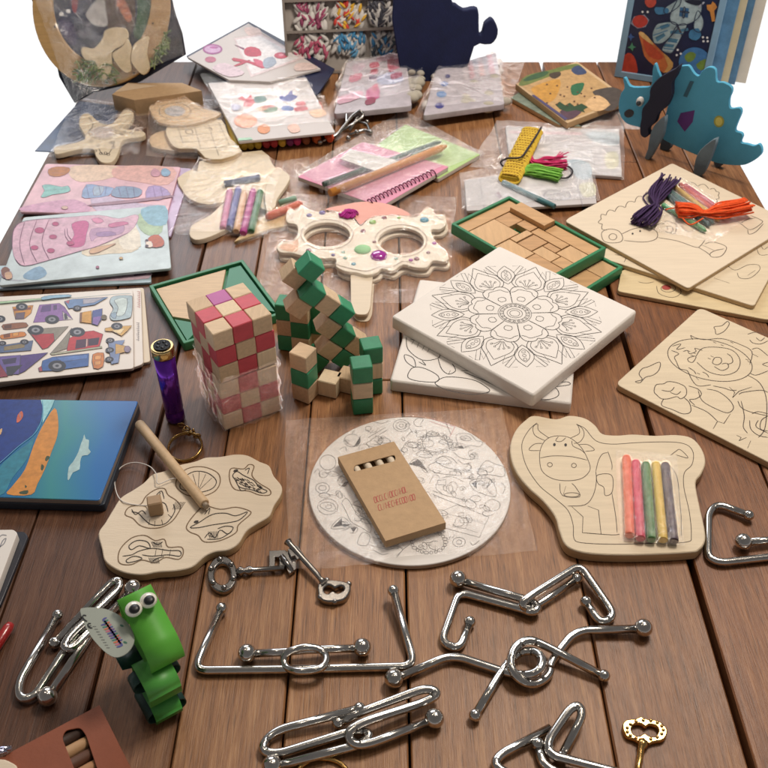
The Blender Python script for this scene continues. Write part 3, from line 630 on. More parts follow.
# ------------------------------------------------------------------ two checked cube puzzles, one on the other
f = PX
REDC = mat('c64653', .5, var=.1, scale=90, bump=.1); PINKC = mat('b55a9a', .5, var=.08); BEI = [wood('dabf9e', .1, (1, 9, 9), .6, 40), wood('cfb391', .12, (9, 1, 9), .6, 40), wood('e2cbaa', .08, (9, 9, 1), .6, 40)]
B0, B1 = P(f, (225.5, 431)), P(f, (281, 411))
ce = (B1 - B0).length / 3; e1 = (B1 - B0).normalized(); e2 = Vector((-e1.y, e1.x, 0))
CUBL = ['red and beige checked cube inside a clear bag, under the open cube', 'red and beige checked cube with one pink block, on the bagged cube']
for lvl in range(2):
    rot = R(0 if lvl == 0 else 3); cen = B0 + (e1 + e2) * ce * 1.5
    a1 = Vector((e1.x * math.cos(rot) - e1.y * math.sin(rot), e1.x * math.sin(rot) + e1.y * math.cos(rot), 0)); a2 = Vector((-a1.y, a1.x, 0))
    zb = .0006 + lvl * (ce * 3 + .001)
    t = thing('cube_puzzle', CUBL[lvl], 'cube puzzle', (cen.x, cen.y, zb), 'red checked cube puzzles'); blocks = []
    for i in range(3):
        for j in range(3):
            for k in range(3):
                if i == 1 and j == 1 and k == 1: continue
                odd = (i + j + k + lvl) % 2 if lvl else (i + j + k + 1) % 2
                odd = (i + j + k) % 2 if lvl == 1 else (i + j + k + 0) % 2
                mt = REDC if odd else BEI[random.randrange(3)]
                if lvl == 1 and (i, j, k) == (1, 2, 2): mt = PINKC
                jit = Vector((random.uniform(-1, 1), random.uniform(-1, 1), 0)) * .0003
                if lvl == 1 and k == 2: jit += -a1 * .0012
                c = cen + a1 * (i - 1) * ce + a2 * (j - 1) * ce + Vector((0, 0, zb + (k + .5) * ce)) + jit
                blocks.append(M().block(c, (a1, a2, (0, 0, 1)), (ce * .985, ce * .985, ce * .985), mt, .0007).build('block', t))
    if lvl == 0:
        # the bag: a tube of film round the cube with folds, gathered above its top
        m = M(); k_ = m.m(FILMB); rows = 26; seg = 72; h = ce * 3.35
        for r_ in range(rows + 1):
            z = h * r_ / rows
            for s_ in range(seg):
                a = 2 * math.pi * s_ / seg; sx, sy = math.cos(a), math.sin(a); sc = 1 / max(abs(sx), abs(sy))
                rad = ce * 1.5 * (sc * .86 + 1.1 * .14) + .0016; n1 = noise.noise(Vector((sx * 5, sy * 5, z * 60)))
                rad += .0035 * max(0, n1) + .0030 * max(0, 1 - 5 * abs(noise.noise(Vector((sx * 3 + z * 40, sy * 3, z * 55))))) + .001 * abs(noise.noise(Vector((sx * 9, sy * 9, z * 130))))
                rad = max(rad, ce * 1.5 * sc * 1.01)
                p = cen + a1 * sx * rad + a2 * sy * rad; m.v.append(Vector((p.x, p.y, .0008 + z)))
        for r_ in range(rows):
            for s_ in range(seg):
                q = (s_ + 1) % seg; m.face((r_ * seg + s_, r_ * seg + q, (r_ + 1) * seg + q, (r_ + 1) * seg + s_), k_, True)
        m.build('bag', t)

# ------------------------------------------------------------------ green snake cube
f = fr(270, 235, 390, 4.042)
gs = thing('snake_puzzle', 'green and beige wooden snake of cubes twisted into a figure', 'snake puzzle', base_of(f, [(250, 600)]))
GC = [mat('2b8258', .5, var=.12, scale=90, bump=.12), mat('35926a', .5, var=.1, scale=90, bump=.1)]
sz = ce * 1.02
def cube(p, z, rz, tx=0, ty=0, g=True):
    c = P(f, p, z); mtx = Matrix.Rotation(R(rz), 3, 'Z') @ Matrix.Rotation(R(tx), 3, 'X') @ Matrix.Rotation(R(ty), 3, 'Y')
    ax = [mtx.col[0], mtx.col[1], mtx.col[2]]
    M().block(c, ax, (sz * .98,) * 3, GC[random.randrange(2)] if g else BEI[random.randrange(3)], .0008).build('block', gs)
def column(p0, rz, cols):
    c = P(f, p0, 0)
    for k, g in enumerate(cols):
        q = Vector((c.x, c.y, (k + .5) * sz + .0004)); mtx = Matrix.Rotation(R(rz + random.uniform(-2, 2)), 3, 'Z')
        M().block(q, (mtx.col[0], mtx.col[1], mtx.col[2]), (sz * .98,) * 3, GC[random.randrange(2)] if g else BEI[random.randrange(3)], .0008).build('block', gs)
column((145, 652), -28, (0, 1, 0)); column((372, 700), 8, (1, 0, 1)); column((405, 600), 10, (1, 0, 0, 1)) if False else None
column((245, 632), -20, (0,)); column((320, 618), -20, (0,))
column((80, 448), -12, (1, 0, 1)); column((136, 458), -12, (0, 1, 0)); column((190, 440), -12, (0, 1, 1))
column((410, 622), 12, (1, 0, 1))
# the raised zigzag: cubes standing on their edges, one lattice step apart
yw = R(14); X_ = Vector((math.cos(yw), math.sin(yw), 0)); la = (X_ - Vector((0, 0, 1))).normalized(); lb_ = (-X_ - Vector((0, 0, 1))).normalized(); ln_ = la.cross(lb_)
s_ = sz * 1.0; low = P(f, (292, 482), s_ * .75 + .0004)
for na, nb, dn_, g in ((4, 2, 0, 1), (3, 3, 0, 1), (4, 1, 0, 0), (3, 2, 0, 0), (3, 1, 0, 1), (2, 1, 0, 0), (2, 0, 0, 1), (1, 0, 0, 0), (0, 0, 0, 1), (0, 1, -.1, 0), (-1, 0, -.6, 0), (-1, -1, 0, 1)):
    c = low + (la * (na - 4) + lb_ * (nb - 2)) * s_ + Vector((0, 0, 0)) - ln_ * (dn_ * -s_ if ln_.y > 0 else dn_ * s_) * -1
    M().block(c, (la, lb_, ln_), (sz * .955,) * 3, GC[random.randrange(2)] if g else BEI[random.randrange(3)], .0008).build('block', gs)

# ------------------------------------------------------------------ trays
f = fr(130, 230, 400)
tan = thing('tangram_tray', 'flat green tray with a big cream puzzle piece, behind the red cubes', 'tray puzzle', base_of(f, [(240, 190)]))
def tray(t, f, pts, z0, z1, rim, mt=GREEN):
    pl = L(z1); q = [Vector(p) for p in pl.uv(f, pts)]; c = sum(q, Vector((0, 0))) / 4
    # make it a true rectangle
    u = ((q[1] - q[0]) + (q[2] - q[3])) / 2; v = ((q[3] - q[0]) + (q[2] - q[1])) / 2; un = u.normalized(); vn = Vector((-un.y, un.x)); vn = vn if vn.dot(v) > 0 else -vn
    hw, hh = u.length / 2, v.length / 2
    R4 = lambda a, b_: [tuple(c - un * a - vn * b_), tuple(c + un * a - vn * b_), tuple(c + un * a + vn * b_), tuple(c - un * a + vn * b_)]
    M(pl).prism(rrect(R4(hw, hh), .002), z0 - z1, 0, mt, .0007, [R4(hw - rim, hh - rim)]).build('frame', t)
    M(pl).prism(R4(hw - rim - .0002, hh - rim - .0002), z0 - z1 + .0004, z0 - z1 + .003, mt).build('base', t)
    return pl, c, un, vn, hw - rim, hh - rim, z0 - z1 + .003
pl, c, un, vn, iw, ih, zb = tray(tan, f, [(45, 178), (280, 80), (480, 240), (160, 300)], .0006, .0105, .0042)
loc = lambda a, b_: tuple(c + un * a * iw + vn * b_ * ih)
M(pl).prism([loc(-.97, -.95), loc(.62, -.95), loc(.05, .1), loc(-.45, .55), loc(-.97, .1)], zb + .0003, zb + .0045, BEI[0], .0005).build('puzzle_piece', tan)
M(pl).prism([loc(.7, -.95), loc(.97, -.95), loc(.97, .9), loc(.12, .12)], zb + .0003, zb + .0045, mat('2a7a56', .45), .0005).build('puzzle_piece', tan)
M(pl).prism([loc(-.97, .2), loc(-.5, .62), loc(-.97, .97)], zb + .0003, zb + .0045, mat('2a7a56', .45), .0005).build('puzzle_piece', tan)
M(pl).prism([loc(-.4, .65), loc(.0, .25), loc(.4, .6), loc(-.1, .97)], zb + .0003, zb + .0045, REDC, .0005).build('puzzle_piece', tan)
f = fr(445, 185, 630)
lab = ['green tray of wooden puzzle blocks, mostly hidden below the upper tray', 'green tray of tan wooden blocks with a gap, on top of the lower tray']
for i, (pts, z0, z1) in enumerate((([(140, 230), (330, 120), (735, 348), (560, 450)], .0006, .0135), ([(14, 160), (265, 50), (672, 253), (440, 395)], .0142, .0275))):
    t = thing('block_tray', lab[i], 'tray puzzle', (*(base_of(f, pts, z1)[:2]), z0), 'green wooden block trays')
    pl, c, un, vn, iw, ih, zb = tray(t, f, pts, z0, z1, .0042)
    loc = lambda a, b_: tuple(c + un * (2 * a - 1) * iw + vn * (2 * b_ - 1) * ih)
    # u runs from the left corner to the far corner, v towards the right
    bl = [(0, .0, 1, .13), (.0, .13, .5, .42), (.5, .13, .78, .3), (.78, .13, 1, .52), (.0, .42, .3, .7), (.3, .5, .62, .66), (.62, .46, .78, .8), (.3, .66, .5, .86), (.5, .66, .62, .8), (.78, .52, 1, 1), (.5, .8, .78, 1), (.0, .7, .3, 1), (.3, .86, .5, 1), (.3, .42, .62, .5), (.62, .3, .78, .46)]
    if i == 0: bl = [(0, 0, .5, .3), (.5, 0, 1, .3), (0, .3, .3, .62), (.3, .3, 1, .62), (0, .62, .42, .82), (.42, .62, 1, .82), (.0, .82, .6, 1), (.6, .82, 1, 1)]
    for k, (u0, v0, u1, v1) in enumerate(bl):
        e_ = .006; up = .006 if (i == 1 and k == 3) else random.uniform(-.0005, .0006)
        mt = (wood('c99f70', .12), wood('d0a97c', .12, (9, 1, 9)), wood('c2976a', .14))[k % 3]
        M(pl).prism([loc(u0 + e_, v0 + e_), loc(u1 - e_, v0 + e_), loc(u1 - e_, v1 - e_), loc(u0 + e_, v1 - e_)], zb + .0003 + (up if up > .003 else 0), -.0024 + up, mt, .0005).build('wooden_block', t)

# ------------------------------------------------------------------ masks on sticks
f = fr(265, 190, 465)
mo = [(80, 98), (92, 72), (118, 78), (140, 56), (160, 72), (190, 82), (240, 88), (300, 84), (340, 108), (365, 138), (392, 116), (430, 100), (500, 97), (560, 104), (592, 96), (618, 68), (645, 74), (652, 94), (690, 98), (696, 130), (672, 150), (640, 152), (650, 190), (688, 228), (706, 258), (690, 274), (645, 270), (622, 296), (572, 296), (530, 285), (490, 310), (450, 300), (432, 316), (390, 326), (350, 316), (312, 312), (272, 292), (270, 262), (200, 262), (130, 248), (100, 240), (58, 238), (44, 215), (68, 198), (110, 194), (126, 160), (120, 132), (86, 124)]
MASKW = mat('e8dac6', .6, var=.04); h1, h2 = ell(238, 172, 88, 48, 30), ell(522, 196, 88, 52, 30)
MLAB = ['cream unicorn mask on a stick, the lower one showing below', 'cream unicorn mask on a stick with gems and a pink puff, on top']
def shift(p, dx, dy): return [(a + dx, b_ + dy) for a, b_ in p]
masks = []
for i in range(2):
    dx, dy = ((6, 26), (0, 0))[i]; z0, z1 = ((.0008, .0046), (.0085, .0125))[i]
    t = thing('stick_mask', MLAB[i], 'mask', (*(base_of(f, [(375, 230)])[:2]), z0), 'unicorn masks on sticks')
    fin = slab('mask', f, shift(mo, dx, dy), z0, z1, MASKW, t, .0008, sm=3, holes=[shift(h1, dx, dy), shift(h2, dx, dy)]); masks.append(fin)
    slab('stick', f, rrect(shift([(328, 300), (416, 300), (405, 452), (392, 478), (350, 478), (330, 455)], dx, dy), 25), z0 - .0008 if i == 0 else z0 - .003, z0, BIRCH2, t, .0005)
    if i == 1:
        d = M(L(z1))
        d.poly(smooth(d.pl.uv(f, [(230, 75), (300, 58), (370, 46), (450, 50), (520, 72), (560, 98), (500, 96), (432, 100), (392, 114), (366, 134), (342, 106), (300, 84)]), 3), .0003, mat('e6a596', .6))
        d.poly(smooth(d.pl.uv(f, [(60, 214), (110, 198), (126, 190), (122, 236), (66, 230)]), 3), .0003, mat('e0b08c', .6))
        d.lines(f, [ell(238, 172, 100, 58) + ['c'], ell(522, 196, 100, 62) + ['c'], [(270, 285), (320, 300), (390, 312), (440, 296), (490, 296), (530, 274), (575, 284)], [(90, 100), (110, 92), (100, 110)], [(640, 85), (670, 112), (690, 112)]], .0008, .0004, mat('94765a', .7))
        GEM = [mat('a8329c', .15, coat=1), mat('3f93b0', .15, coat=1), mat('9cc26c', .2, coat=1), mat('8a4a52', .2, coat=1), mat('7a6aa0', .2, coat=1), mat('8fb0a0', .2, coat=1)]
        d.build('printed_pattern', t)
        for x, y, r, g in ((437, 254, 33, 0), (612, 116, 18, 1), (413, 124, 15, 2), (458, 108, 11, 3), (514, 107, 8, 2), (220, 88, 14, 4), (376, 158, 11, 3), (168, 232, 11, 3), (582, 265, 11, 3), (627, 241, 8, 3), (503, 264, 8, 5), (300, 240, 8, 5), (308, 262, 8, 5), (170, 98, 12, 4), (560, 270, 9, 0), (340, 285, 9, 1), (420, 200, 8, 3), (650, 205, 9, 0), (262, 250, 8, 4)):
            p = P(f, (x, y), z1); rr = r / 3.84 / 975 * 1.18; M().ball((p.x, p.y, z1 + .0003), rr, GEM[g], 10, 6, (1, 1, .5)).build('gem', t)
        m = M(); c = P(f, (320, 86), z1 + .004)
        for k in range(46):
            a = random.uniform(0, 6.28); rr = .0085 * math.sqrt(random.random()); q = [c + Vector((rr * math.cos(a) + .004 * math.cos(a + s_), rr * .8 * math.sin(a) + .004 * math.sin(a + s_ * 1.3), -.002 + .0015 * s_)) for s_ in (0, 1, 2, 3)]
            m.tube([Vector(v) for v in smooth([tuple(v) for v in q], 3, False)], .0009, mat('b3248a', .8, var=.15), 5)
        m.build('puff', t)
        m = M(); c = P(f, (375, 228), z1 + .0005); mt = mat('a3cfa0', .9, var=.12, bump=.6, bscale=500)
        m.ball(c, .010, mt, 18, 10, (1, .95, .3)); m.build('puff', t)
d = 0
film('mask_bag', None, quad_uv(f, [(-40, 430), (700, 440), (740, 30), (60, 20)]), masks, amp=.0026, mt=FILM, seed=11, it=5)
tag(bpy.data.objects['mask_bag'], 'loose clear plastic bag spread over the unicorn masks', 'plastic bag')

# ------------------------------------------------------------------ torch key ring
f = PX
tb = P(f, (176, 419), 0)
def zfor(base, py):      # height on the vertical through base that shows at this photo row
    r_ = ray(f, (384, py)); t = base.y / r_.y; return CAM_H + r_.z * t
ht = zfor(tb, 345); per = tb.length / 975; rt = .0092
PUR = mat('7433b8', .16, .7, .25, 30); tc_ = thing('torch_keyring', 'small shiny purple torch standing upright with a gold key ring', 'torch', (tb.x, tb.y, 0))
def lathe(prof, mt, cx, cy, seg=36):
    m = M(); m.tube([(cx, cy, z) for r_, z in prof], [r_ for r_, z in prof], mt, seg); return m
lathe([(rt * .8, .0006), (rt * .98, .002), (rt * .98, .010), (rt * .86, .012), (rt * .86, .014), (rt * .98, .016), (rt * 1.0, ht * .5), (rt * 1.06, ht - .012)], PUR, tb.x, tb.y).build('body', tc_)
lathe([(rt * 1.08, ht - .012), (rt * 1.16, ht - .010), (rt * 1.16, ht - .003), (rt * 1.08, ht - .0008)], metal('c9ae7a', .2), tb.x, tb.y).build('head', tc_)
m = lathe([(rt * .86, ht - .0009), (rt * .84, ht + .0004)], mat('08080b', .5, spec=.2), tb.x, tb.y); 
for a in range(5): m.ball((tb.x + rt * .45 * math.cos(a * 1.257), tb.y + rt * .45 * math.sin(a * 1.257), ht + .0003), .0019, mat('101015', .35), 10, 6, (1, 1, .5))
m.build('lens', tc_)
rc = P(f, (185, 446), .004); m = M()
for k in range(2): m.tube([rc + Vector((.0155 * math.cos(a), .0165 * math.sin(a), .0017 * k - .002 + .002 * math.sin(a))) for a in [2 * math.pi * i / 40 for i in range(40)]], .001, metal('b08d55', .2), 8, True)
m.build('split_ring', tc_); m = M()
for k in range(6):
    q = P(f, (181 + k * 3.2, 425 + (k % 2) * 3 + k * 1.6), .004 + .002 * (k % 2)); a0 = k * 1.3
    m.tube([q + Vector((.0032 * math.cos(a) * math.cos(a0), .0032 * math.cos(a) * math.sin(a0), .0022 * math.sin(a))) for a in [2 * math.pi * i / 14 for i in range(14)]], .0008, metal('b08d55', .2), 6, True)
m.build('chain', tc_)

# ------------------------------------------------------------------ fishing game board with rod
f = fr(90, 400, 290)
fb = thing('fishing_board', 'wavy-edged cream board with five sea animals drawn on it', 'fishing game', base_of(f, [(380, 450)])); z1 = .0085
fo = [(32, 512), (58, 470), (85, 425), (118, 375), (165, 345), (205, 318), (240, 285), (285, 272), (330, 252), (400, 236), (445, 220), (500, 217), (555, 208), (605, 212), (650, 235), (688, 252), (705, 290), (735, 328), (733, 362), (706, 405), (688, 445), (640, 475), (600, 503), (570, 550), (530, 575), (480, 582), (440, 600), (392, 640), (330, 655), (260, 660), (200, 670), (140, 664), (92, 645), (56, 615), (45, 570)]
fbo = slab('board', f, fo, .0006, z1, BIRCH2, fb, .001, PLY, sm=4)
d = M(L(z1)); dk = mat('3d352f', .7)
cut = [[(135, 440), (150, 412), (195, 400), (215, 370), (250, 345), (285, 340), (300, 365), (330, 385), (348, 410), (335, 440), (310, 470), (270, 490), (225, 492), (190, 480), (165, 455), 'c'], [(330, 330), (345, 285), (385, 260), (440, 258), (490, 280), (500, 315), (480, 350), (430, 370), (370, 365), 'c'], [(535, 285), (545, 262), (590, 265), (610, 248), (630, 255), (622, 290), (650, 320), (690, 345), (690, 365), (650, 365), (610, 350), (560, 345), (540, 320), 'c'],
       [(370, 490), (385, 460), (420, 420), (440, 405), (500, 420), (560, 412), (610, 425), (615, 440), (570, 480), (560, 510), (500, 540), (440, 545), (415, 520), (385, 508), 'c'], [(108, 610), (118, 570), (160, 530), (210, 520), (250, 540), (285, 535), (300, 565), (350, 565), (358, 590), (340, 612), (290, 605), (250, 625), (200, 615), (160, 632), (120, 630), 'c']]
d.lines(f, cut, .0010, .0002, mat('7a6248', .7))
d.lines(f, [[(160, 430), (185, 435), (210, 460), (240, 480), (290, 475), (325, 430), (320, 400)], [(160, 420), (175, 440), (200, 425), (215, 440)], [(270, 355), (265, 385), (290, 400), (300, 430)], [(230, 460), (225, 480)], [(250, 465), (248, 485)], [(275, 460), (280, 480)], [(300, 440), (315, 452)], [(255, 365), (275, 350), (285, 380)],
    [(345, 335), (360, 300), (400, 275), (450, 280), (485, 310), (470, 340), (420, 355), (370, 350), 'c'], [(415, 350), (395, 285)], [(415, 350), (420, 275)], [(415, 350), (445, 285)], [(415, 350), (468, 300)], [(415, 350), (370, 310)],
    [(548, 290), (565, 275), (590, 290), (630, 310), (650, 335), (680, 350), (660, 358), (620, 345), (575, 335), (560, 310), 'c'], [(595, 270), (612, 262), (605, 285)], [(570, 330), (580, 348), (600, 345)],
    [(385, 490), (420, 470), (470, 440), (520, 435), (560, 445), (605, 430), (575, 460), (540, 470), (470, 480), (420, 490), 'c'], [(440, 440), (460, 415), (455, 440)], [(440, 530), (460, 510), (480, 530), (500, 500), (530, 515), (550, 490), (520, 485), (490, 495)], [(450, 535), (500, 532), (545, 505)], [(455, 520), (470, 525)],
    [(125, 600), (160, 595), (190, 580), (240, 570), (300, 578), (345, 580), (345, 600), (300, 595), (240, 600), (200, 595)], [(150, 560), (180, 540), (220, 545), (230, 570), (190, 560), (160, 575), 'c'], [(140, 615), (170, 600), (200, 610), (150, 625), 'c'], [(255, 570), (250, 600)], [(280, 572), (275, 600)], [(310, 575), (305, 600)], [(240, 545), (260, 555), (280, 545)], [(240, 620), (260, 608), (285, 602)]], .0008, .0003, dk)
for k in range(64):
    a, b_ = random.uniform(555, 655), random.uniform(290, 340); b_ = 300 + (a - 555) * .42 + random.uniform(-14, 14); d.lines(f, [['/', (a, b_), (a + 9, b_ + 6)]], .0010, .0003, dk)
for x, y in ((408, 468), (560, 272)): d.poly(d.pl.uv(f, ell(x, y, 10, 5, 10, -15)), .0003, dk)
for q in ([(236, 545), (285, 540), (290, 560), (246, 566)], [(226, 606), (280, 600), (275, 622), (236, 628)], [(330, 392), (345, 405), (335, 440), (318, 420)], [(455, 505), (500, 490), (500, 520), (460, 530)]):
    for k in range(7): d.lines(f, [['/', (q[0][0] + k * 6, q[0][1]), (q[3][0] + k * 5, q[3][1])]], .0009, .0003, dk)
d.build('drawn_pattern', fb)
rod = thing('fishing_rod', 'plain wooden fishing rod stick with a white string, lying on the fishing board', 'toy fishing rod', (*(base_of(f, [(310, 250)])[:2]), z1))
p, q = P(f, (186, 88), .0135), P(f, (440, 400), z1 + .0052); t_ = (q - p).normalized(); rw = wood('d3b590', .08, (9, 9, 1))
M().tube([p, p + t_ * .001, p + t_ * .003, q - t_ * .001, q], [.0022, .0040, .0048, .0048, .0042], rw, 18).build('stick', rod)
M().tube([q - t_ * .002, q + t_ * .004], [.0030, .0026], mat('9a8a78', .4), 12).build('tip', rod)
sp_ = [(435, 392, .016), (400, 330, .013), (330, 300, .012), (262, 322, .012), (255, 285, .013), (225, 253, .009), (170, 240, .005), (120, 258, .003), (96, 300, .003), (100, 350, .004), (120, 385, .0093), (160, 400, .0093), (215, 405, .0095), (240, 400, .018)]
M().tube([Vector(v) for v in smooth([tuple(P(f, (a, b_), z)) for a, b_, z in sp_], 6, False)], .0005, mat('dcd6d0', .7), 6).build('string', rod)
c = P(f, (250, 405), z1 + .008); mtx = Matrix.Rotation(R(15), 3, 'Z')
M().block(c, (mtx.col[0], mtx.col[1], mtx.col[2]), (.012, .011, .0155), mat('a98c6c', .6, var=.1), .001).build('magnet_block', rod)
# ------------------------------------------------------------------ metal wire puzzles
def T(f, pts): return [P(f, (p[0], p[1]), p[2] if len(p) > 2 else WR + .0004) for p in pts]
WR = .0033
def wire(t, f, pts, r=WR, rad=.011, balls=(), mt=CHROME, nub=True, name='bent_bar'):
    path = fillet(T(f, pts), rad); m = M(); m.tube(path, r, mt, 14); o = m.build(name, t)
    for end, br in balls:
        c = path[0] if end == 0 else path[-1]; d_ = (path[0] - path[1]) if end == 0 else (path[-1] - path[-2]); c = c + d_.normalized() * br * .7
        c = Vector((c.x, c.y, max(c.z, br + .0003))); M().ball(c, br, mt, 20, 14).build('ball', o)
    return o
NB = WR * 1.4; BB = .0071
def puz(label, f, p): return thing('wire_puzzle', label, 'metal puzzle', base_of(f, [p]), 'shiny metal wire puzzles')
f = fr(180, 528, 420)
t = puz('long shiny square bracket bar with a short ball-ended bar looped on it', f, (390, 440))
o = wire(t, f, [(128, 268, .006), (44, 456), (390, 452), (752, 443), (686, 212, .012)], balls=((0, NB), (1, NB)))
o = wire(t, f, [(236, 402, .0066), (345, 396, .0078), (400, 390, .0090), (460, 388, .0078), (562, 385, .0066)], r=.0031, rad=.006, balls=((0, BB), (1, BB)), name='link_bar')
lp = smooth([tuple(v) for v in T(f, [(345, 398, .0100), (332, 420, .0065), (342, 446, .0060), (380, 458, .0105), (440, 452, .0115), (466, 432, .0100), (464, 404, .0085), (440, 386, .0095), (395, 382, .0120)])], 5)
M().tube([Vector(v) for v in lp], .0029, CHROME, 12, True).build('loop', o)
t = puz('two long interlocked shiny hairpins at the front edge, left of the loop puzzle', f, (500, 690))
wire(t, f, [(560, 582, .010), (300, 650, .0045), (255, 705, .0045), (300, 728, .0045), (565, 645, .005), (612, 655, .006), (590, 690, .0055), (318, 760, .0052)], balls=((0, NB), (1, BB)))
f1 = PX
wire(t, f1, [(342, 722, .0045), (356, 714, .0105), (426, 687.5, .011), (440, 693, .009), (426, 702, .0075), (362, 722.5, .0125), (347, 732, .0125), (352, 744, .009), (366, 745, .0075), (428, 722, .006)], balls=((0, NB), (1, BB)))
f = fr(380, 550, 598); f7 = fr(550, 550, 768)
def F7(p): return ((p[0] / f7[2] + f7[0] - f[0]) * f[2], (p[1] / f7[2] + f7[1] - f[1]) * f[2])
t = puz('shiny hook-shaped bar linked to a bent hairpin bar, below the round plate', f, (500, 200))
wire(t, f, [(296, 112, .0062), (540, 182, .0065), (560, 205, .0075), (535, 222, .007), (500, 208, .0045), (278, 148, .0038), (215, 325, .0038), (280, 352, .0038), (312, 266, .0045)], balls=((0, BB), (1, NB)), rad=.009)
a7 = [F7(p) for p in ((106, 52), (230, 232), (178, 262), (134, 194))]
wire(t, f, [(682, 108, .006), (560, 190, .0045), (520, 212, .005), (496, 190, .012), (525, 165, .013), (*a7[0], .010), (*a7[1], .0045), (*a7[2], .004), (*a7[3], .006)], balls=((0, NB), (1, NB)), rad=.009)
t = puz('two bent ball-ended bars hooked together by round loops at the centre front', f, (480, 430))
b7 = [F7(p) for p in ((305, 278), (88, 284), (0, 396), (175, 438))]
wire(t, f, [(70, 448, .0058), (252, 368, .0045), (470, 440, .0040), (545, 440, .0118), (578, 400, .0125), (560, 362, .010), (515, 352, .007), (468, 375, .0045), (420, 440, .0042), (342, 572, .0042)], balls=((0, BB), (1, NB)), rad=.012)
wire(t, f, [(*b7[0], .0062), (*b7[1], .005), (*b7[2], .0045), (600, 440, .0045), (545, 478, .0045), (490, 460, .0085), (456, 410, .0128), (468, 345, .0128), (520, 312, .0125), (580, 335, .0105), (*b7[3], .0045)], balls=((0, BB), (1, NB)), rad=.012)
t = puz('shiny bent hairpins cut off by the front edge, left of the gold key', f, (620, 720))
wire(t, f, [(600, 628, .005), (420, 722, .0045), (400, 760, .0045), (560, 850, .0045)], balls=(), rad=.008)
wire(t, f, [(645, 720, .0042), (715, 580, .010), (700, 545, .0115), (668, 560, .0115), (590, 675, .0075), (598, 722, .0075), (800, 775, .0065), (900, 800, .006)], rad=.008, balls=((0, NB),))
wire(t, f, [(560, 700, .0042), (575, 760, .0042), (660, 800, .0042)], rad=.008, balls=((0, NB),))
f = fr(500, 390, 768)
t = puz('shiny hook bar with ball end at the right edge beside the cow board', f, (680, 420))
wire(t, f, [(702, 355, .0055), (625, 326, .0045), (598, 350, .0045), (596, 480, .0038), (630, 495, .0038), (800, 476, .0038), (960, 455, .0038)], rad=.008, balls=((0, NB),))
wire(t, f, [(712, 436, .006), (800, 428, .005), (960, 430, .0045)], balls=((0, BB),), name='link_bar')
f = fr(0, 520, 248)
t = puz('shiny interlocked hairpins lying left of the green paper dragon', f, (200, 380))
wire(t, f, [(172, 306, .006), (58, 500, .0045), (60, 555, .0045), (105, 550, .0045), (222, 372, .006), (262, 330, .007), (286, 345, .0062), (160, 532, .006)], balls=((0, NB), (1, BB)), rad=.007)
wire(t, f, [(180, 372, .0045), (345, 192, .009), (372, 186, .0095), (368, 215, .008), (215, 360, .0115), (195, 395, .0115), (222, 402, .009), (400, 228, .0062)], balls=((0, NB), (1, BB)), rad=.007)

# ------------------------------------------------------------------ cast metal keys
f = fr(180, 528, 420)
def ring_solid(m, outer, inner, z0, z1, mt, bev=.0006): m.prism(outer, z0, z1, mt, bev, [inner])
t = thing('puzzle_keys', 'pair of old-style silver keys hooked together, lying below the fishing board', 'puzzle keys', base_of(f, [(320, 140)]))
m = M(L(.005)); pl = m.pl
m.prism(smooth(pl.uv(f, ell(135, 146, 48, 58, 20)), 2), -.0044, 0, STEEL, .0012, [smooth(pl.uv(f, ell(135, 146, 26, 34, 16)), 2)])
for a in range(0, 360, 60):
    p = P(f, (135 + 38 * math.cos(R(a + 20)), 146 + 46 * math.sin(R(a + 20))), .0048); m.ball(p, .0027, STEEL, 10, 8)
m.tube([P(f, (180, 140), .004), P(f, (195, 138), .004), P(f, (205, 137), .004), P(f, (222, 136), .004), P(f, (235, 134), .004), P(f, (334, 128), .0045)], [.002, .0042, .0022, .0042, .0022, .0024], STEEL, 12)
m.prism(pl.uv(f, [(285, 130), (285, 72), (335, 70), (372, 88), (372, 130), (350, 146), (338, 122), (318, 122), (318, 92), (303, 92), (303, 130)]), -.003, 0, STEEL, .0005)
m.tube([P(f, (325, 88), .008), P(f, (360, 140), .0035)], .0021, STEEL, 10)
m.build('key', t)
m = M(L(.006)); pl = m.pl
m.prism(smooth(pl.uv(f, [(440, 190), (450, 170), (490, 165), (540, 175), (545, 200), (525, 228), (480, 235), (448, 225)]), 3), -.0052, 0, STEEL, .0012, [smooth(pl.uv(f, [(460, 195), (475, 180), (495, 190), (515, 183), (525, 195), (505, 208), (488, 200), (470, 210)]), 3)])
for x, y in ((448, 222), (495, 236), (540, 180), (470, 168)): m.ball(P(f, (x, y), .004), .0026, STEEL, 10, 8)
m.tube([P(f, (462, 176), .006), P(f, (448, 162), .0065), P(f, (440, 150), .007), P(f, (352, 52), .0095), P(f, (345, 44), .0095)], [.0036, .002, .0024, .0024, .0036], STEEL, 12)
m.prism(pl.uv(f, [(345, 75), (375, 62), (400, 95), (375, 108), (368, 96), (356, 100)]), 0, .003, STEEL, .0005)
m.build('key', t)
f = fr(550, 550, 768)
t = thing('gold_key', 'small ornate gold key with a figure-eight hole in its bow', 'key', base_of(f, [(330, 650)]))
m = M(L(.0042)); pl = m.pl
hole = [(288, 628), (300, 612), (322, 612), (336, 622), (352, 614), (375, 620), (382, 638), (370, 656), (348, 654), (332, 645), (314, 655), (294, 648)]
m.prism(smooth(pl.uv(f, [(255, 620), (268, 598), (300, 594), (320, 586), (345, 596), (380, 600), (408, 622), (414, 645), (400, 668), (365, 676), (345, 684), (318, 682), (300, 668), (268, 655)]), 3), -.0036, 0, GOLD, .001, [smooth(pl.uv(f, hole), 3)])
for a in range(0, 360, 24):
    p = P(f, (335 + 64 * math.cos(R(a)), 634 + 34 * math.sin(R(a))), .0042); m.ball(p, .0014, GOLD, 8, 6)
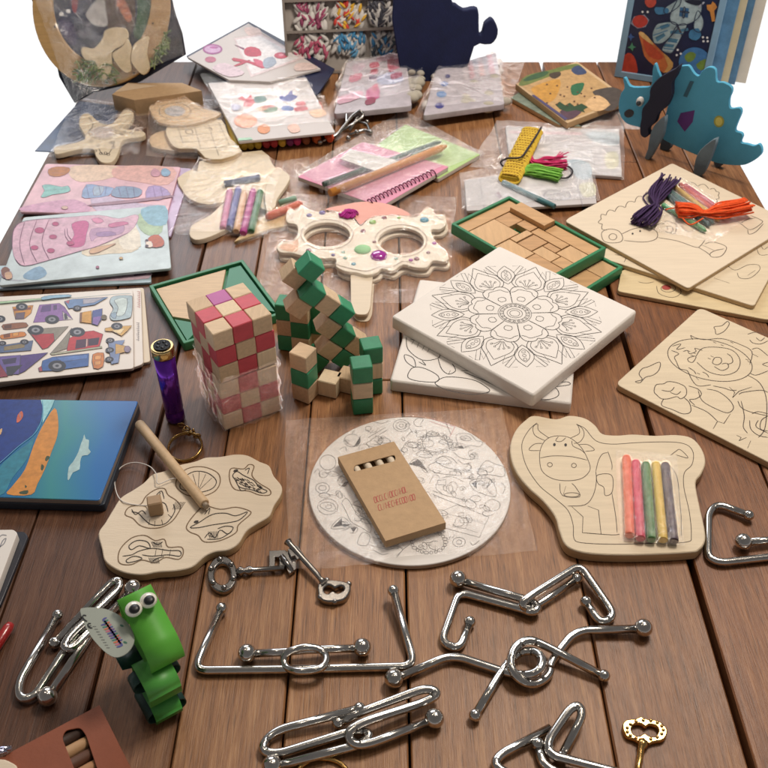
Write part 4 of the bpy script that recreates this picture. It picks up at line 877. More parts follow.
m.tube([P(f, (330, 676), .0036), P(f, (324, 690), .0036), P(f, (322, 697), .0036), P(f, (312, 760), .0034), P(f, (300, 830), .0034)], [.0042, .0034, .0024, .0024, .0024], GOLD, 10)
m.build('bow', t)
t2 = M(); c = P(PX, (322, 778), .002); t2.tube([c + Vector((.0185 * math.cos(a), .014 * math.sin(a), 0)) for a in [2 * math.pi * i / 48 for i in range(48)]], .0016, GOLD, 10, True)
tag(t2.build('gold_ring'), 'thin gold ring cut off by the front edge under the hairpins', 'ring')

# ------------------------------------------------------------------ green paper dragon with a tag
f = fr(75, 575, 195)
gd = thing('paper_dragon', 'green paper-strip dragon with googly eyes and a leaf-shaped tag', 'paper toy', base_of(f, [(500, 700)]))
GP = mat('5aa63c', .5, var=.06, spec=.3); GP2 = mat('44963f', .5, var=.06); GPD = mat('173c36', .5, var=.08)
bc = P(f, (500, 760)); 
def strip(m, prof, org, ux, uy, w, mt, th=.0007):
    """A band of paper of width w whose edge follows prof (side, height) in the plane of ux and up."""
    org, ux, uy = Vector(org), Vector(ux).normalized(), Vector(uy).normalized(); k = m.m(mt); N = len(prof); idx = []
    for i, (a, z) in enumerate(prof):
        p0, p1 = prof[max(i - 1, 0)], prof[min(i + 1, N - 1)]; tx_, tz = p1[0] - p0[0], p1[1] - p0[1]; ln = math.hypot(tx_, tz) or 1; nx, nz = -tz / ln * th, tx_ / ln * th; row = []
        for s_, o_ in ((-.5, 0), (.5, 0), (.5, 1), (-.5, 1)):
            m.v.append(org + uy * w * s_ + ux * (a + nx * o_) + Vector((0, 0, z + nz * o_))); row.append(len(m.v) - 1)
        idx.append(row)
    for i in range(N - 1):
        A, B = idx[i], idx[i + 1]
        for j in range(4): q = (j + 1) % 4; m.face((A[j], A[q], B[q], B[j]), k, j in (0, 2))
    m.face(idx[0], k); m.face(idx[-1][::-1], k)
# head: a wide band, its flat top sloping to the front, curling under at the snout
hz = .072
hq = [P(f, p, z) for p, z in (((275, 172), hz + .004), ((482, 58), hz + .004), ((708, 440), hz - .012), ((488, 540), hz - .012))]
uy = (hq[1] - hq[0] + hq[2] - hq[3]).xy.normalized(); uy = Vector((uy.x, uy.y, 0)); ux = Vector((uy.y, -uy.x, 0)); wd = ((hq[1] - hq[0]).length + (hq[2] - hq[3]).length) / 2
bk = (hq[0] + hq[1]) / 2; fm = (hq[2] + hq[3]) / 2; ln = (fm - bk).dot(ux); org = Vector((bk.x, bk.y, 0))
m = M(); prof = [(0, hz - .026), (-.001, hz - .004), (0, hz + .004)] + [(ln * t, hz + .004 - .014 * t) for t in (.15, .3, .5, .7, .85)]
prof += [(ln * .97, hz - .0135), (ln * 1.02, hz - .019), (ln * 1.0, hz - .025), (ln * .9, hz - .028), (ln * .6, hz - .028), (ln * .3, hz - .028), (.002, hz - .027)]
strip(m, smooth(prof, 3, False), org, ux, uy, wd, GP); head = m.build('head', gd)
for p in ((376, 218), (470, 162)):
    c = P(f, p, hz + .006); rr = 56 / 6.4 / 975 * (Vector((c.x, c.y, c.z - CAM_H)).dot(Vector((0, CP, -SP))))
    m = M(); m.ball(c, rr, mat('e4e0d4', .25, coat=1, var=.01), 20, 12, (1, 1, .75)); ey = m.build('eye', head)
    cd = (Vector((0, 0, CAM_H)) - c).normalized(); q = c + Vector((cd.x * .3 + .1, cd.y * .45, .72)).normalized() * rr * .58 + Vector((.0006, -.001, 0)); M().ball(q, rr * .64, BLACK, 16, 10, (1, 1, .55)).build('pupil', ey)
# body and feet: bands rolled round the same axis as the head, darker bands crossing them as arms
def loop(w, h, z0, k=22, pw=.6): return [(w * (abs(math.cos(a)) ** pw) * (1 if math.cos(a) > 0 else -1), z0 + h * .5 + h * .5 * (abs(math.sin(a)) ** pw) * (1 if math.sin(a) > 0 else -1)) for a in [2 * math.pi * i / k + .01 for i in range(k + 1)]]
f10 = (0, 560, 3.69)
bo = P(f10, (575, 425), .036); bo.z = 0; fo_ = P(f10, (588, 500), .014); fo_.z = 0
m = M(); strip(m, loop(.0155, .0250, .0195), bo, ux, uy, wd * .95, mat('52a044', .45, var=.05)); m.build('body', gd)
m = M(); strip(m, loop(.0165, .0200, .0006, pw=.8), fo_, ux, uy, wd * .80, GP2); m.build('foot', gd)
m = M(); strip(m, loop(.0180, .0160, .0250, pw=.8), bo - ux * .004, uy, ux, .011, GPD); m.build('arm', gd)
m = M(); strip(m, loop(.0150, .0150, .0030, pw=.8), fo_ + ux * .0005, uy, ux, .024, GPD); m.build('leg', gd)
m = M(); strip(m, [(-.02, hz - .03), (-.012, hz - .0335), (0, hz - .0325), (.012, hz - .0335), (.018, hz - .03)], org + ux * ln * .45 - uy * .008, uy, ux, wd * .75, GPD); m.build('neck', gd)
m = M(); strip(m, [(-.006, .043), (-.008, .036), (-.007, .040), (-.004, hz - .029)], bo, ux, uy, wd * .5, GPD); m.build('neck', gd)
# tag
tz = .066; m = M(L(tz)); tp = [(34, 225), (60, 210), (130, 208), (210, 222), (290, 262), (350, 325), (380, 400), (365, 460), (325, 505), (265, 526), (210, 505), (150, 450), (95, 380), (55, 300)]
m.prism(smooth(m.pl.uv(f, tp), 4), -.0006, 0, mat('9aa096', .35, var=.03)); tgo = m.build('tag', gd)
d = M(L(tz)); d.lines(f, [[(72, 262), (54, 258), (50, 275), (64, 290), (78, 298)], [(102, 312), (86, 312), (84, 326), (96, 338), (112, 340)], [(90, 328), (104, 325)]], .0011, .0002, BLACK)
cols = ['4a4a8a', '3f7a6a', 'c2643c', 'b8607a', '4a4a8a', '6a4a8a']
for k in range(11):
    x, y = 170 + k * 10, 300 + k * 14; d.lines(f, [[(x + 34, y - 26), (x + 10, y - 14), (x + 32, y + 10), (x - 4, y + 22)]], .0014, .0002, mat(cols[k % 6], .6), 3)
for k in range(9): d.lines(f, [[(x, y) for x, y in ((130 + k * 11 + 14 * j, 330 + k * 17 - 0 * j) for j in (-1.2, -.4, .4))]], .0005, .0002, mat('6a6c6a', .7))
for x, y in ((300, 325), (322, 432)): d.poly(d.pl.uv(f, ell(x, y, 14, 7, 8, 20)), .0002, mat('3c6a5a', .7))
d.build('lettering', tgo)

# ------------------------------------------------------------------ things cut off at the lower left
f = fr(0, 690, 140); zt = .020
t = thing('crayon_box', 'reddish-brown cardboard crayon box in the front left corner, its window open', 'crayon box', base_of(f, [(350, 350)]))
A, B, D = [Vector(v) for v in L(zt).uv(f, [(545, 82), (702, 395), (-60, 385)])]; ey_ = (B - A); ln = ey_.length; ey_ /= ln; n_ = Vector((ey_.y, -ey_.x)); n_ = n_ if n_.x < 0 else -n_
W2 = .16; ln = .066; q4 = [A, A + n_ * W2, A + n_ * W2 + ey_ * ln, A + ey_ * ln]; RB = mat('8a4a30', .65, var=.08, bump=.15)
m = M(L(zt)); slot = L(zt).uv(f, rrect([(340, 262), (358, 222), (440, 205), (470, 245), (545, 470), (430, 490)], 40, 5)); m.prism([tuple(v) for v in q4], -.0008, 0, RB, .0003, [slot])
for a, b_ in zip(q4, q4[1:] + q4[:1]):
    nn = Vector((-(b_ - a).y, (b_ - a).x)).normalized() * .0008; nn = nn if nn.dot(sum(q4, Vector((0, 0))) / 4 - a) > 0 else -nn; m.prism([tuple(a), tuple(b_), tuple(b_ + nn), tuple(a + nn)], -.0194, -.0008, RB)
ins = [tuple(v + (sum(q4, Vector((0, 0))) / 4 - v) * .03) for v in q4]; m.prism(ins, -.0193, -.0182, RB); m.build('carton', t)
for k, h in enumerate(('3c2a22', 'b08a64', '5a3a2a', 'a87c58', '4a3024', 'b48c60')):
    c0 = A + ey_ * (.0085 + .0098 * k) + n_ * .006; c1 = c0 + n_ * (W2 - .012); M().tube([(c0.x, c0.y, zt - .0066), (c1.x, c1.y, zt - .0066)], .0046, mat(h, .5), 12).build('crayon', t)
f = fr(0, 510, 60, 2.977)
t = thing('puzzle_card', 'white glossy card in a clear sleeve cut off by the left edge', 'card', base_of(f, [(0, 120)]))
slab('card', f, [(-120, 60), (40, 58), (52, 68), (-20, 260), (-160, 260)], .004, .012, WHITE, t, .0006, rnd=.002)
slab('backing', f, [(-120, 66), (72, 64), (84, 78), (0, 285), (-160, 285)], .0006, .0036, mat('33343c', .3), t, .0006, rnd=.002)
d = M(L(.012)); d.lines(f, [[(0, 110), (12, 100), (18, 85), (8, 92), (-4, 120)], [(-10, 90), (5, 75), (20, 76)], [(-20, 150), (0, 140)]], .0009, .0002, mat('8a8a90', .5)); d.build('printed_pattern', t)
m = M(); p, q = P(f, (-60, 480), .0052), P(f, (24, 352), .0052); m.tube([p, q, q + (q - p).normalized() * .004], [.0042, .0042, .003], mat('a01c1c', .3, coat=.6), 12); tag(m.build('red_pen'), 'red pen end poking in at the left edge', 'pen')
f = fr(0, 690, 140)
m = M(L(.0225)); m.prism(smooth(m.pl.uv(f, [(-120, 400), (0, 378), (60, 395), (95, 430), (60, 520), (-120, 520)]), 3), -.004, 0, BIRCH2, .0008); tag(m.build('wooden_piece'), 'rounded pale wooden piece in the very corner, on the brown box', 'wooden piece')
m = M(); p, q = P(f, (-60, 330), .0225), P(f, (62, 318), .0225); m.tube([p, q], .0017, metal('b8b8cc', .15), 10); p, q = P(f, (-60, 350), .0225), P(f, (40, 332), .0225); m.tube([p, q], .0017, metal('b8b8cc', .15), 10)
tag(m.build('wire_clip'), 'thin shiny wire clip at the left edge above the brown box', 'clip')
# ------------------------------------------------------------------ printed sheets on the left
def poly_art(d, f, items, z0=.0002, dz=.00006, edge=None, first=0):
    z = z0; oc = None
    for it in items:
        h, p = it[0], it[1]; sm_ = len(it) > 2 and it[2]
        q = d.pl.uv(f, p)
        if sm_: q = smooth(q, sm_)
        d.poly(q, z, mat(h, .45, var=.2, scale=130)); z += dz
        if edge and items.index(it) >= first: d.ribbon(q, .0005, z + dz * .5, mat(edge, .5), True); z += dz
    return z
f = fr(0, 280, 160)
VL = ['plain cream sheet at the bottom of the vehicle sheets, its right side showing', 'cream vehicle sheet with small red lettering showing at its right edge', 'cream sheet printed with colourful trucks, tractors and diggers, on top']
SHEET = mat('ddd4cb', .4, var=.03); SH2 = mat('d6c6ae', .45, var=.03)
vs_ = [([(-260, 100), (690, 36), (722, 392), (-260, 545)], .0006, .0036), ([(-260, 95), (676, 40), (688, 402), (640, 420), (-260, 520)], .0042, .0072), ([(-260, 112), (638, 46), (642, 424), (-260, 515)], .0078, .0110)]
for i, (q, a, b_) in enumerate(vs_):
    t = thing('vehicle_sheet', VL[i], 'printed sheet', (*(base_of(f, [(300, 270)])[:2]), a), 'stack of vehicle sheets')
    slab('sheet', f, q, a, b_, (SH2, SHEET, SHEET)[i], t, .0005, rnd=.004, side=mat('a79c94', .5))
    d = M(L(b_))
    if i == 1:
        d.lines(f, [['/', (658 + (k % 2) * 3, 55 + k * 9), (672, 58 + k * 9), (670, 62 + k * 9)] for k in range(9)], .0008, .0002, mat('b04a4a', .6))
        d.lines(f, [['/', (654 + (k % 3) * 2, 205 + k * 9), (668, 207 + k * 9), (664, 212 + k * 9)] for k in range(10)], .0008, .0002, mat('6a6a7a', .6)); d.build('printed_pattern', t)
    if i == 2:
        WH = lambda x, y, r: [('2e3038', ell(x, y, r, r * .62, 16)), ('8a8c94', ell(x, y, r * .55, r * .34, 12)), ('3a3c44', ell(x, y, r * .2, r * .13, 8))]
        items = [('8a64a2', [(160, 205), (190, 120), (285, 112), (310, 130), (350, 190), (240, 200)]), ('5a3f78', [(205, 125), (245, 120), (242, 150), (195, 155)]), ('55406c', [(258, 122), (272, 120), (272, 142), (258, 146)]), ('c8c0c0', [(300, 150), (315, 165), (350, 190), (305, 192)]), ('40404a', [(308, 165), (318, 160), (325, 188), (312, 190)]), *WH(250, 190, 34),
            ('c98a3c', [(60, 130), (160, 122), (150, 160), (120, 185), (75, 190)]), ('6a5a6a', [(75, 160), (120, 155), (115, 188), (75, 190)]), ('8a4a3c', [(66, 140), (150, 132), (148, 142), (68, 150)]), *WH(105, 130, 28), *WH(0, 188, 26),
            ('8f5a3a', [(15, 215), (110, 205), (130, 212), (128, 228), (30, 240), (15, 232)], 2), ('5a3828', [(20, 220), (55, 214), (55, 232), (22, 236)]), ('c77a34', [(5, 265), (100, 250), (122, 256), (118, 272), (20, 285), (4, 280)], 2), ('7a4426', [(18, 262), (48, 258), (48, 276), (20, 280)]), ('d89a50', [(62, 256), (90, 252), (88, 268), (62, 272)]),
            ('8a8478', [(130, 240), (330, 224), (232, 326), (205, 335)]), ('b03038', [(150, 262), (258, 258), (262, 292), (230, 326), (205, 334)]), *WH(172, 242, 38), ('b8323a', [(325, 285), (400, 250), (450, 245), (495, 262), (478, 320), (400, 336), (322, 345)]), ('8a8478', [(345, 232), (338, 262), (322, 330), (240, 357), (300, 290)]), ('4a2440', [(368, 290), (412, 285), (410, 325), (362, 332)]), ('3a2038', [(425, 285), (478, 278), (470, 312), (424, 318)]), ('d8b0a8', [(414, 285), (422, 284), (420, 320), (412, 322)]), ('a8a890', [(240, 355), (490, 320), (492, 328), (250, 362)]), *WH(372, 252, 36),
            ('5a6a8c', [(0, 318), (160, 292), (150, 340), (0, 352)]), ('8a7a5a', [(20, 322), (120, 306), (118, 326), (20, 342)]), *WH(118, 300, 20), *WH(12, 306, 18), ('503a7c', [(100, 365), (232, 350), (120, 440), (95, 452)]), ('6a5a9a', [(0, 370), (100, 362), (92, 455), (20, 455), (0, 420)]), ('40385a', [(10, 385), (80, 375), (75, 400), (20, 408)]), ('3a3a42', [(30, 420), (110, 410), (60, 458), (35, 460)]), ('8a3a4a', [(0, 405), (40, 465), (0, 470)]),
            ('3f62a0', [(205, 390), (255, 372), (428, 355), (425, 415), (250, 438), (195, 440)]), ('5a7ab8', [(270, 375), (420, 360), (418, 380), (300, 395)]), ('a04a5a', [(185, 425), (200, 415), (205, 440), (190, 442)]), *WH(275, 415, 42), ('c97a38', [(446, 360), (490, 352), (500, 360), (495, 418), (450, 426)], 2), ('e0a060', [(456, 368), (488, 364), (485, 382), (456, 386)]), ('e0a060', [(456, 394), (486, 390), (484, 408), (456, 412)]),
            ('6a86b0', [(310, 105), (350, 95), (520, 85), (455, 122), (330, 140)]), ('a8a4b0', [(400, 95), (500, 88), (452, 112), (400, 118)]), ('b05a6a', [(312, 106), (335, 100), (330, 118)]), *WH(372, 138, 20), ('d09a44', [(388, 160), (440, 150), (440, 212), (384, 205)]), ('4f5a98', [(446, 150), (492, 140), (490, 190), (470, 222), (442, 214)]), ('8a6ab0', [(448, 182), (490, 176), (470, 220), (444, 212)]), ('6a5a3a', ell(500, 182, 14, 12, 10)), ('8a5a3a', [(386, 160), (394, 158), (392, 204), (384, 204)]),
            ('a9bcc4', [(528, 110), (545, 82), (625, 78), (636, 95), (632, 170), (612, 188), (545, 198), (528, 175), (545, 140)], 3), ('c8d6d4', [(550, 100), (610, 92), (600, 165), (560, 175), (568, 135)], 3), ('8ea4b8', [(535, 165), (560, 160), (555, 190), (535, 180)], 2),
            ('cfa45a', [(505, 235), (540, 228), (635, 222), (610, 250), (585, 272), (540, 250), (505, 248)]), ('e8d0a0', [(540, 245), (600, 235), (580, 262), (552, 256)]), *WH(562, 226, 27), ('7a8ab0', [(520, 300), (600, 292), (580, 330), (570, 400), (535, 408)]), ('c8a060', [(555, 310), (600, 320), (632, 335), (600, 350), (555, 360)]), ('8a7a90', ell(612, 336, 16, 16, 10)), *WH(530, 294, 20), *WH(528, 340, 20), *WH(526, 385, 20), ('8ab0c8', [(200, 88), (240, 78), (330, 74), (340, 84), (260, 92), (206, 100)], 2), ('a8c8a0', [(0, 108), (200, 92), (200, 98), (0, 118)])]
        poly_art(d, f, items, .0002, .000006, '4c4650'); d.lines(f, [[(0, 118), (200, 102), (340, 88), (560, 68), (630, 66)]], .0005, .0003, mat('a8c0c4', .5)); d.build('printed_pattern', t)

# sea puzzle box
f = fr(0, 380, 160); zt = .0145
t = thing('sea_puzzle', 'thick glossy puzzle block showing a blue sea with an orange island', 'puzzle', base_of(f, [(250, 350)]))
SB = [(-330, 88), (664, 100), (478, 578), (-330, 552)]
def grad_mat():
    m = bpy.data.materials.new('printed_sea'); m.use_nodes = True; n, l = m.node_tree.nodes, m.node_tree.links; b = n['Principled BSDF']; b.inputs['Roughness'].default_value = .25
    tc = n.new('ShaderNodeTexCoord'); no = n.new('ShaderNodeTexNoise'); no.inputs['Scale'].default_value = 14; no.inputs['Detail'].default_value = 2
    mp = n.new('ShaderNodeMapping'); mp.inputs['Rotation'].default_value = (0, 0, R(-22)); mp.inputs['Scale'].default_value = (8, 3, 1); l.new(tc.outputs['Object'], mp.inputs[0])
    sx = n.new('ShaderNodeSeparateXYZ'); l.new(mp.outputs[0], sx.inputs[0]); l.new(tc.outputs['Object'], no.inputs['Vector'])
    a = n.new('ShaderNodeMath'); a.operation = 'MULTIPLY_ADD'; a.inputs[1].default_value = .25; l.new(no.outputs['Fac'], a.inputs[0]); l.new(sx.outputs['X'], a.inputs[2])
    rp = n.new('ShaderNodeValToRGB'); l.new(a.outputs[0], rp.inputs[0]); el = rp.color_ramp.elements
    el[0].position = 0.0; el[0].color = lin('2f6f9c'); el[1].position = 1.0; el[1].color = lin('1d4f9e'); q = el.new(.22); q.color = lin('3f8a92'); q = el.new(.5); q.color = lin('2f6fae')
    l.new(rp.outputs[0], b.inputs['Base Color']); return m
SEA = grad_mat()
m = M(L(zt)); m.prism(rrect(m.pl.uv(f, SB), .003), -.0055, 0, SEA, .0006, side=mat('8a7f78', .4)); m.build('picture', t)
m = M(L(.0086)); m.prism(rrect(m.pl.uv(f, [(-330, 85), (670, 112), (500, 602), (-330, 578)]), .004), -.0080, 0, mat('26303c', .35), .0006); m.build('backing', t)
m = M(L(zt))
poly_art(m, f, [('1d3a86', [(-330, 90), (200, 96), (205, 130), (195, 200), (160, 260), (100, 310), (40, 370), (0, 405), (-60, 470), (-330, 545)], 0), ('2f7f96', [(0, 420), (60, 360), (130, 310), (165, 280), (130, 380), (60, 470), (20, 545), (-40, 545)], 3), ('cf8a3c', [(262, 135), (280, 200), (275, 270), (250, 340), (215, 430), (180, 500), (150, 551), (35, 549), (60, 510), (120, 430), (160, 320), (200, 230)], 3),
    ('a9c6c8', [(405, 262), (412, 285), (428, 290), (425, 330), (436, 345), (420, 362), (395, 365), (385, 395), (382, 430), (350, 445), (335, 475), (325, 478), (330, 420), (350, 395), (375, 350), (388, 310), (398, 285)], 2), ('3a4a30', [(200, 405), (212, 415), (205, 435), (196, 430)], 2), ('3a4a30', [(225, 365), (240, 370), (226, 390), (216, 385)], 2), ('3a4a30', [(120, 505), (130, 512), (122, 520)], 2), ('3a4a30', [(95, 538), (135, 530), (130, 548), (98, 548)], 2), ('c8664c', [(85, 170), (105, 150), (112, 175), (95, 200), (80, 205)], 2), ('d8b080', [(0, 240), (12, 235), (5, 262), (-4, 262)], 2), ('9ad0d8', [(196, 96), (262, 97), (250, 130), (205, 210), (208, 140)], 0)], .0002, .00003)
m.lines(f, [[(95, 160), (100, 185)], [(-100, 480), (0, 400), (90, 320), (170, 255), (205, 180), (204, 100)]], .0008, .0006, mat('5a9ac0', .5)); m.build('printed_pattern', t)

# princess sheets
f = fr(0, 150, 190)
PL = ['pale blue sheet at the bottom of the dress-up stack, its front edge showing', 'lilac sheet edge showing right of the pink and blue sheets', 'pink sheet with small pictures at the back of the dress-up stack', 'pale blue dress-up sheet with a big pink doll dress and a fox']
ps = [([(-40, 470), (605, 430), (612, 535), (-30, 562)], .0006, .0032, 'a9bfc8'), ([(600, 62), (775, 75), (690, 350), (560, 340)], .0006, .0030, 'c0a8c8'), ([(185, 55), (730, 68), (672, 270), (78, 250)], .0036, .0066, 'd9aab4'), ([(95, 272), (670, 222), (692, 478), (-6, 548)], .0070, .0100, 'b9c6c8')]
for i, (q, a, b_, h) in enumerate(ps):
    t = thing('dress_up_sheet', PL[i], 'printed sheet', (*(base_of(f, q, b_)[:2]), a), 'dress-up sheets on the left')
    slab('sheet', f, q, a, b_, mat(h, .35, var=.22, scale=26), t, .0005, rnd=.004)
    d = M(L(b_))
    if i == 2:
        poly_art(d, f, [('e3c7b0', [(300, 64), (480, 66), (460, 110), (330, 130), (280, 100)], 3), ('dba9a0', [(480, 66), (700, 72), (680, 140), (560, 130), (460, 110)], 3), ('d2a0bc', [(110, 225), (300, 200), (360, 250), (100, 248)], 3), ('c8b4cc', [(380, 180), (560, 215), (660, 230), (600, 262), (400, 255)], 3), ('b8763c', [(195, 80), (230, 68), (280, 72), (278, 92), (240, 108), (200, 104)], 2), ('8ac0bc', [(165, 190), (180, 165), (170, 145), (200, 140), (250, 150), (275, 145), (285, 165), (260, 175), (210, 182), (185, 192)], 2), ('8fa6cc', [(330, 190), (350, 140), (400, 145), (460, 155), (440, 185), (370, 195)], 2), ('a7b9cf', [(380, 150), (420, 150), (410, 180), (380, 185)], 2), ('8296b4', [(450, 185), (470, 150), (540, 150), (575, 165), (560, 190), (500, 195)], 2), ('a992c2', [(600, 150), (650, 148), (690, 180), (640, 205), (590, 195)], 2), ('c890a0', [(610, 95), (625, 75), (650, 95), (640, 108), (618, 108)], 2), ('86a8c4', [(652, 85), (668, 75), (690, 90), (680, 108), (655, 105)], 2), ('a07a8a', [(370, 220), (560, 200), (690, 185), (695, 192), (560, 212), (380, 228)], 2), ('d0b0a0', ell(262, 235, 14, 7, 10))], .0002, .00003, '96788c', 4); d.lines(f, [[(350, 145), (360, 190)], [(400, 146), (410, 188)], [(430, 150), (425, 186)], [(480, 155), (490, 192)], [(510, 152), (520, 194)], [(540, 152), (545, 192)], [(205, 82), (270, 80)], [(210, 95), (265, 98)], [(180, 165), (275, 158)], [(620, 152), (630, 198)], [(650, 152), (660, 196)]], .0006, .0012, mat('8a7296', .6))
    if i == 3:
        poly_art(d, f, [('d9cbb4', [(380, 300), (520, 290), (560, 400), (440, 420), (330, 420)], 3), ('a8bf9c', [(560, 260), (650, 240), (655, 330), (600, 345), (560, 310)], 3), ('7fa0bc', [(100, 500), (160, 470), (190, 500), (150, 525), (100, 520)], 3), ('86b0c4', [(570, 240), (668, 226), (672, 300), (600, 300)], 3), ('e6dccb', [(480, 345), (545, 300), (570, 390), (500, 402)], 2),
            ('d3abbd', [(50, 385), (58, 320), (105, 288), (260, 274), (400, 264), (480, 278), (545, 262), (560, 278), (520, 335), (400, 388), (330, 408), (210, 443), (100, 470), (62, 442)], 3), ('c0558a', [(290, 300), (340, 286), (360, 300), (350, 340), (340, 385), (300, 395), (275, 385), (300, 345)], 3), ('b890b0', [(370, 320), (460, 315), (500, 305), (490, 340), (400, 350), (370, 370)], 3), ('9a78a4', [(390, 335), (450, 330), (470, 345), (400, 352)], 2), ('d084a4', [(370, 280), (400, 275), (420, 290), (390, 298)], 2), ('c06a90', [(440, 300), (500, 290), (520, 300), (450, 315)], 2), ('b04070', ell(160, 326, 20, 12, 12)), ('b04070', ell(215, 352, 16, 9, 12)), ('b04070', ell(140, 396, 16, 9, 12)), ('b04070', ell(206, 408, 16, 9, 12)), ('b04070', ell(225, 300, 14, 8, 12)), ('b04070', ell(285, 378, 16, 9, 12)),
            ('c8a07c', [(370, 400), (440, 385), (470, 380), (400, 415), (365, 420)], 2), ('b4552f', [(595, 370), (610, 350), (640, 345), (664, 370), (655, 392), (610, 394)], 2), ('e8d8c8', [(590, 372), (612, 372), (618, 392), (595, 395)], 2), ('3a2a2a', ell(594, 368, 7, 5, 8)), ('3a2a2a', ell(594, 390, 7, 5, 8)), ('7a4a34', [(5, 490), (20, 475), (40, 485), (35, 515), (15, 520)], 2), ('c8a080', [(20, 500), (45, 495), (50, 520), (25, 525)], 2), ('a85a78', ell(395, 476, 7, 5, 8)), ('c0a060', ell(490, 440, 8, 5, 8))], .0002, .00002, '8f6f88', 5)
        d.lines(f, [[(50, 385), (58, 320), (105, 288), (260, 274)], [(62, 442), (100, 470), (210, 443), (330, 408), (400, 388), (520, 335)], [(100, 292), (80, 380), (100, 465)], [(150, 285), (120, 380), (150, 455)], [(200, 280), (170, 370), (200, 445)], [(262, 320), (265, 350), (280, 372)], [(272, 318), (275, 345), (290, 365)], [(0, 505), (30, 525), (110, 530)]], .0006, .0008, mat('7a5a74', .6))
    if i == 0:
        poly_art(d, f, [('d8c0c8', [(200, 525), (280, 505), (380, 500), (370, 530), (220, 540)], 2), ('c8b0bc', [(380, 520), (420, 495), (590, 485), (600, 520), (420, 530)], 2), ('6a4a6a', [(540, 500), (590, 492), (592, 502), (542, 510)]), ('5a4a5a', [(300, 515), (370, 505), (372, 512), (302, 522)])]); d.lines(f, [[(200, 522), (300, 505), (580, 492)]], .0008, .0004, mat('7a6a7a', .6))
    if i != 1: d.build('printed_pattern', t)
# ------------------------------------------------------------------ middle and back of the table
def lumps(name, parent, f, pts, z, mt, rnd_=.004, n=12, seed=1, sc=.6):
    rs = random.Random(seed); m = M()
    for k in range(n):
        i = rs.randrange(len(pts)); a, b_ = pts[i], pts[(i + 1) % len(pts)]; t = rs.random(); c0 = (sum(p[0] for p in pts) / len(pts), sum(p[1] for p in pts) / len(pts)); s_ = math.sqrt(rs.random())
        p = (c0[0] + (a[0] + (b_[0] - a[0]) * t - c0[0]) * s_, c0[1] + (a[1] + (b_[1] - a[1]) * t - c0[1]) * s_); q = P(f, p, z); r_ = rnd_ * rs.uniform(.6, 1.2); m.ball((q.x, q.y, z + r_ * sc * .5), r_, mt, 10, 7, (1, rs.uniform(.7, 1.2), sc))
    return m.build(name, parent)
# spiral notebooks in a clear bag with pencils
f = fr(285, 105, 495)
nb = thing('notebook_set', 'pink and green spiral notebooks with pencils in a clear plastic bag', 'stationery set', base_of(f, [(380, 220)]))
PK = mat('d88aa4', .5, var=.05); GN = mat('b4cf8a', .5, var=.08)
n2 = slab('notebook', f, [(330, 150), (440, 70), (715, 180), (560, 270)], .0006, .0060, GN, nb, .0005, rnd=.003, side=PAPER)
n1 = slab('notebook', f, [(45, 262), (285, 135), (600, 225), (350, 372)], .0064, .0120, PK, nb, .0005, rnd=.003, side=PAPER)
m = M(); 
for k in range(17):
    t = k / 16; a = P(f, (318 + (548 - 318) * t, 366 + (258 - 366) * t), .0095); dx = P(f, (548, 258), .0095) - P(f, (318, 366), .0095); sd = Vector((-dx.y, dx.x, 0)).normalized(); sd = sd if sd.y < 0 else -sd
    m.tube([a - sd * .004 + (sd * math.cos(q) + Vector((0, 0, 1)) * math.sin(q)) * .0058 + dx.normalized() * .0016 * q / 6.28 for q in [2 * math.pi * i / 16 for i in range(17)]], .00085, mat('6a2a48', .3, .6), 6)
m.build('spiral', n1)
zt = .0125; pts = []
p, q = P(f, (165, 322), zt + .0055), P(f, (590, 150), zt + .0055); m = M(); m.tube([p, p.lerp(q, .94), q], [.0053, .0053, .0018], mat('dd9440', .4), 8); pe1 = m.build('pencil', nb)
p, q = P(f, (140, 290), zt + .004), P(f, (572, 134), zt + .004); m = M(); m.tube([p, p.lerp(q, .94), q], [.0036, .0036, .0012], mat('55706a', .4), 8); pe2 = m.build('pencil', nb)
lb = slab('label', f, [(240, 162), (422, 205), (345, 246), (200, 196)], .0195, .0202, PAPER, nb, .0001)
d = M(L(.0202)); d.lines(f, [['/', (262 + 6 * k, 172 + 4 * k), (300 + 6 * k, 182 + 4 * k)] for k in range(4)] + [['/', (320, 190), (380, 206)], ['/', (312, 200), (370, 215)], ['/', (300, 208), (350, 222)]], .0005, .0002, mat('9a8a90', .7)); d.build('printed_pattern', lb)
film('bag', nb, quad_uv(f, [(255, 400), (738, 182), (428, 22), (22, 262)]), [n1, n2, pe1, pe2, lb], amp=.0018, mt=FILMH, seed=21, it=14)

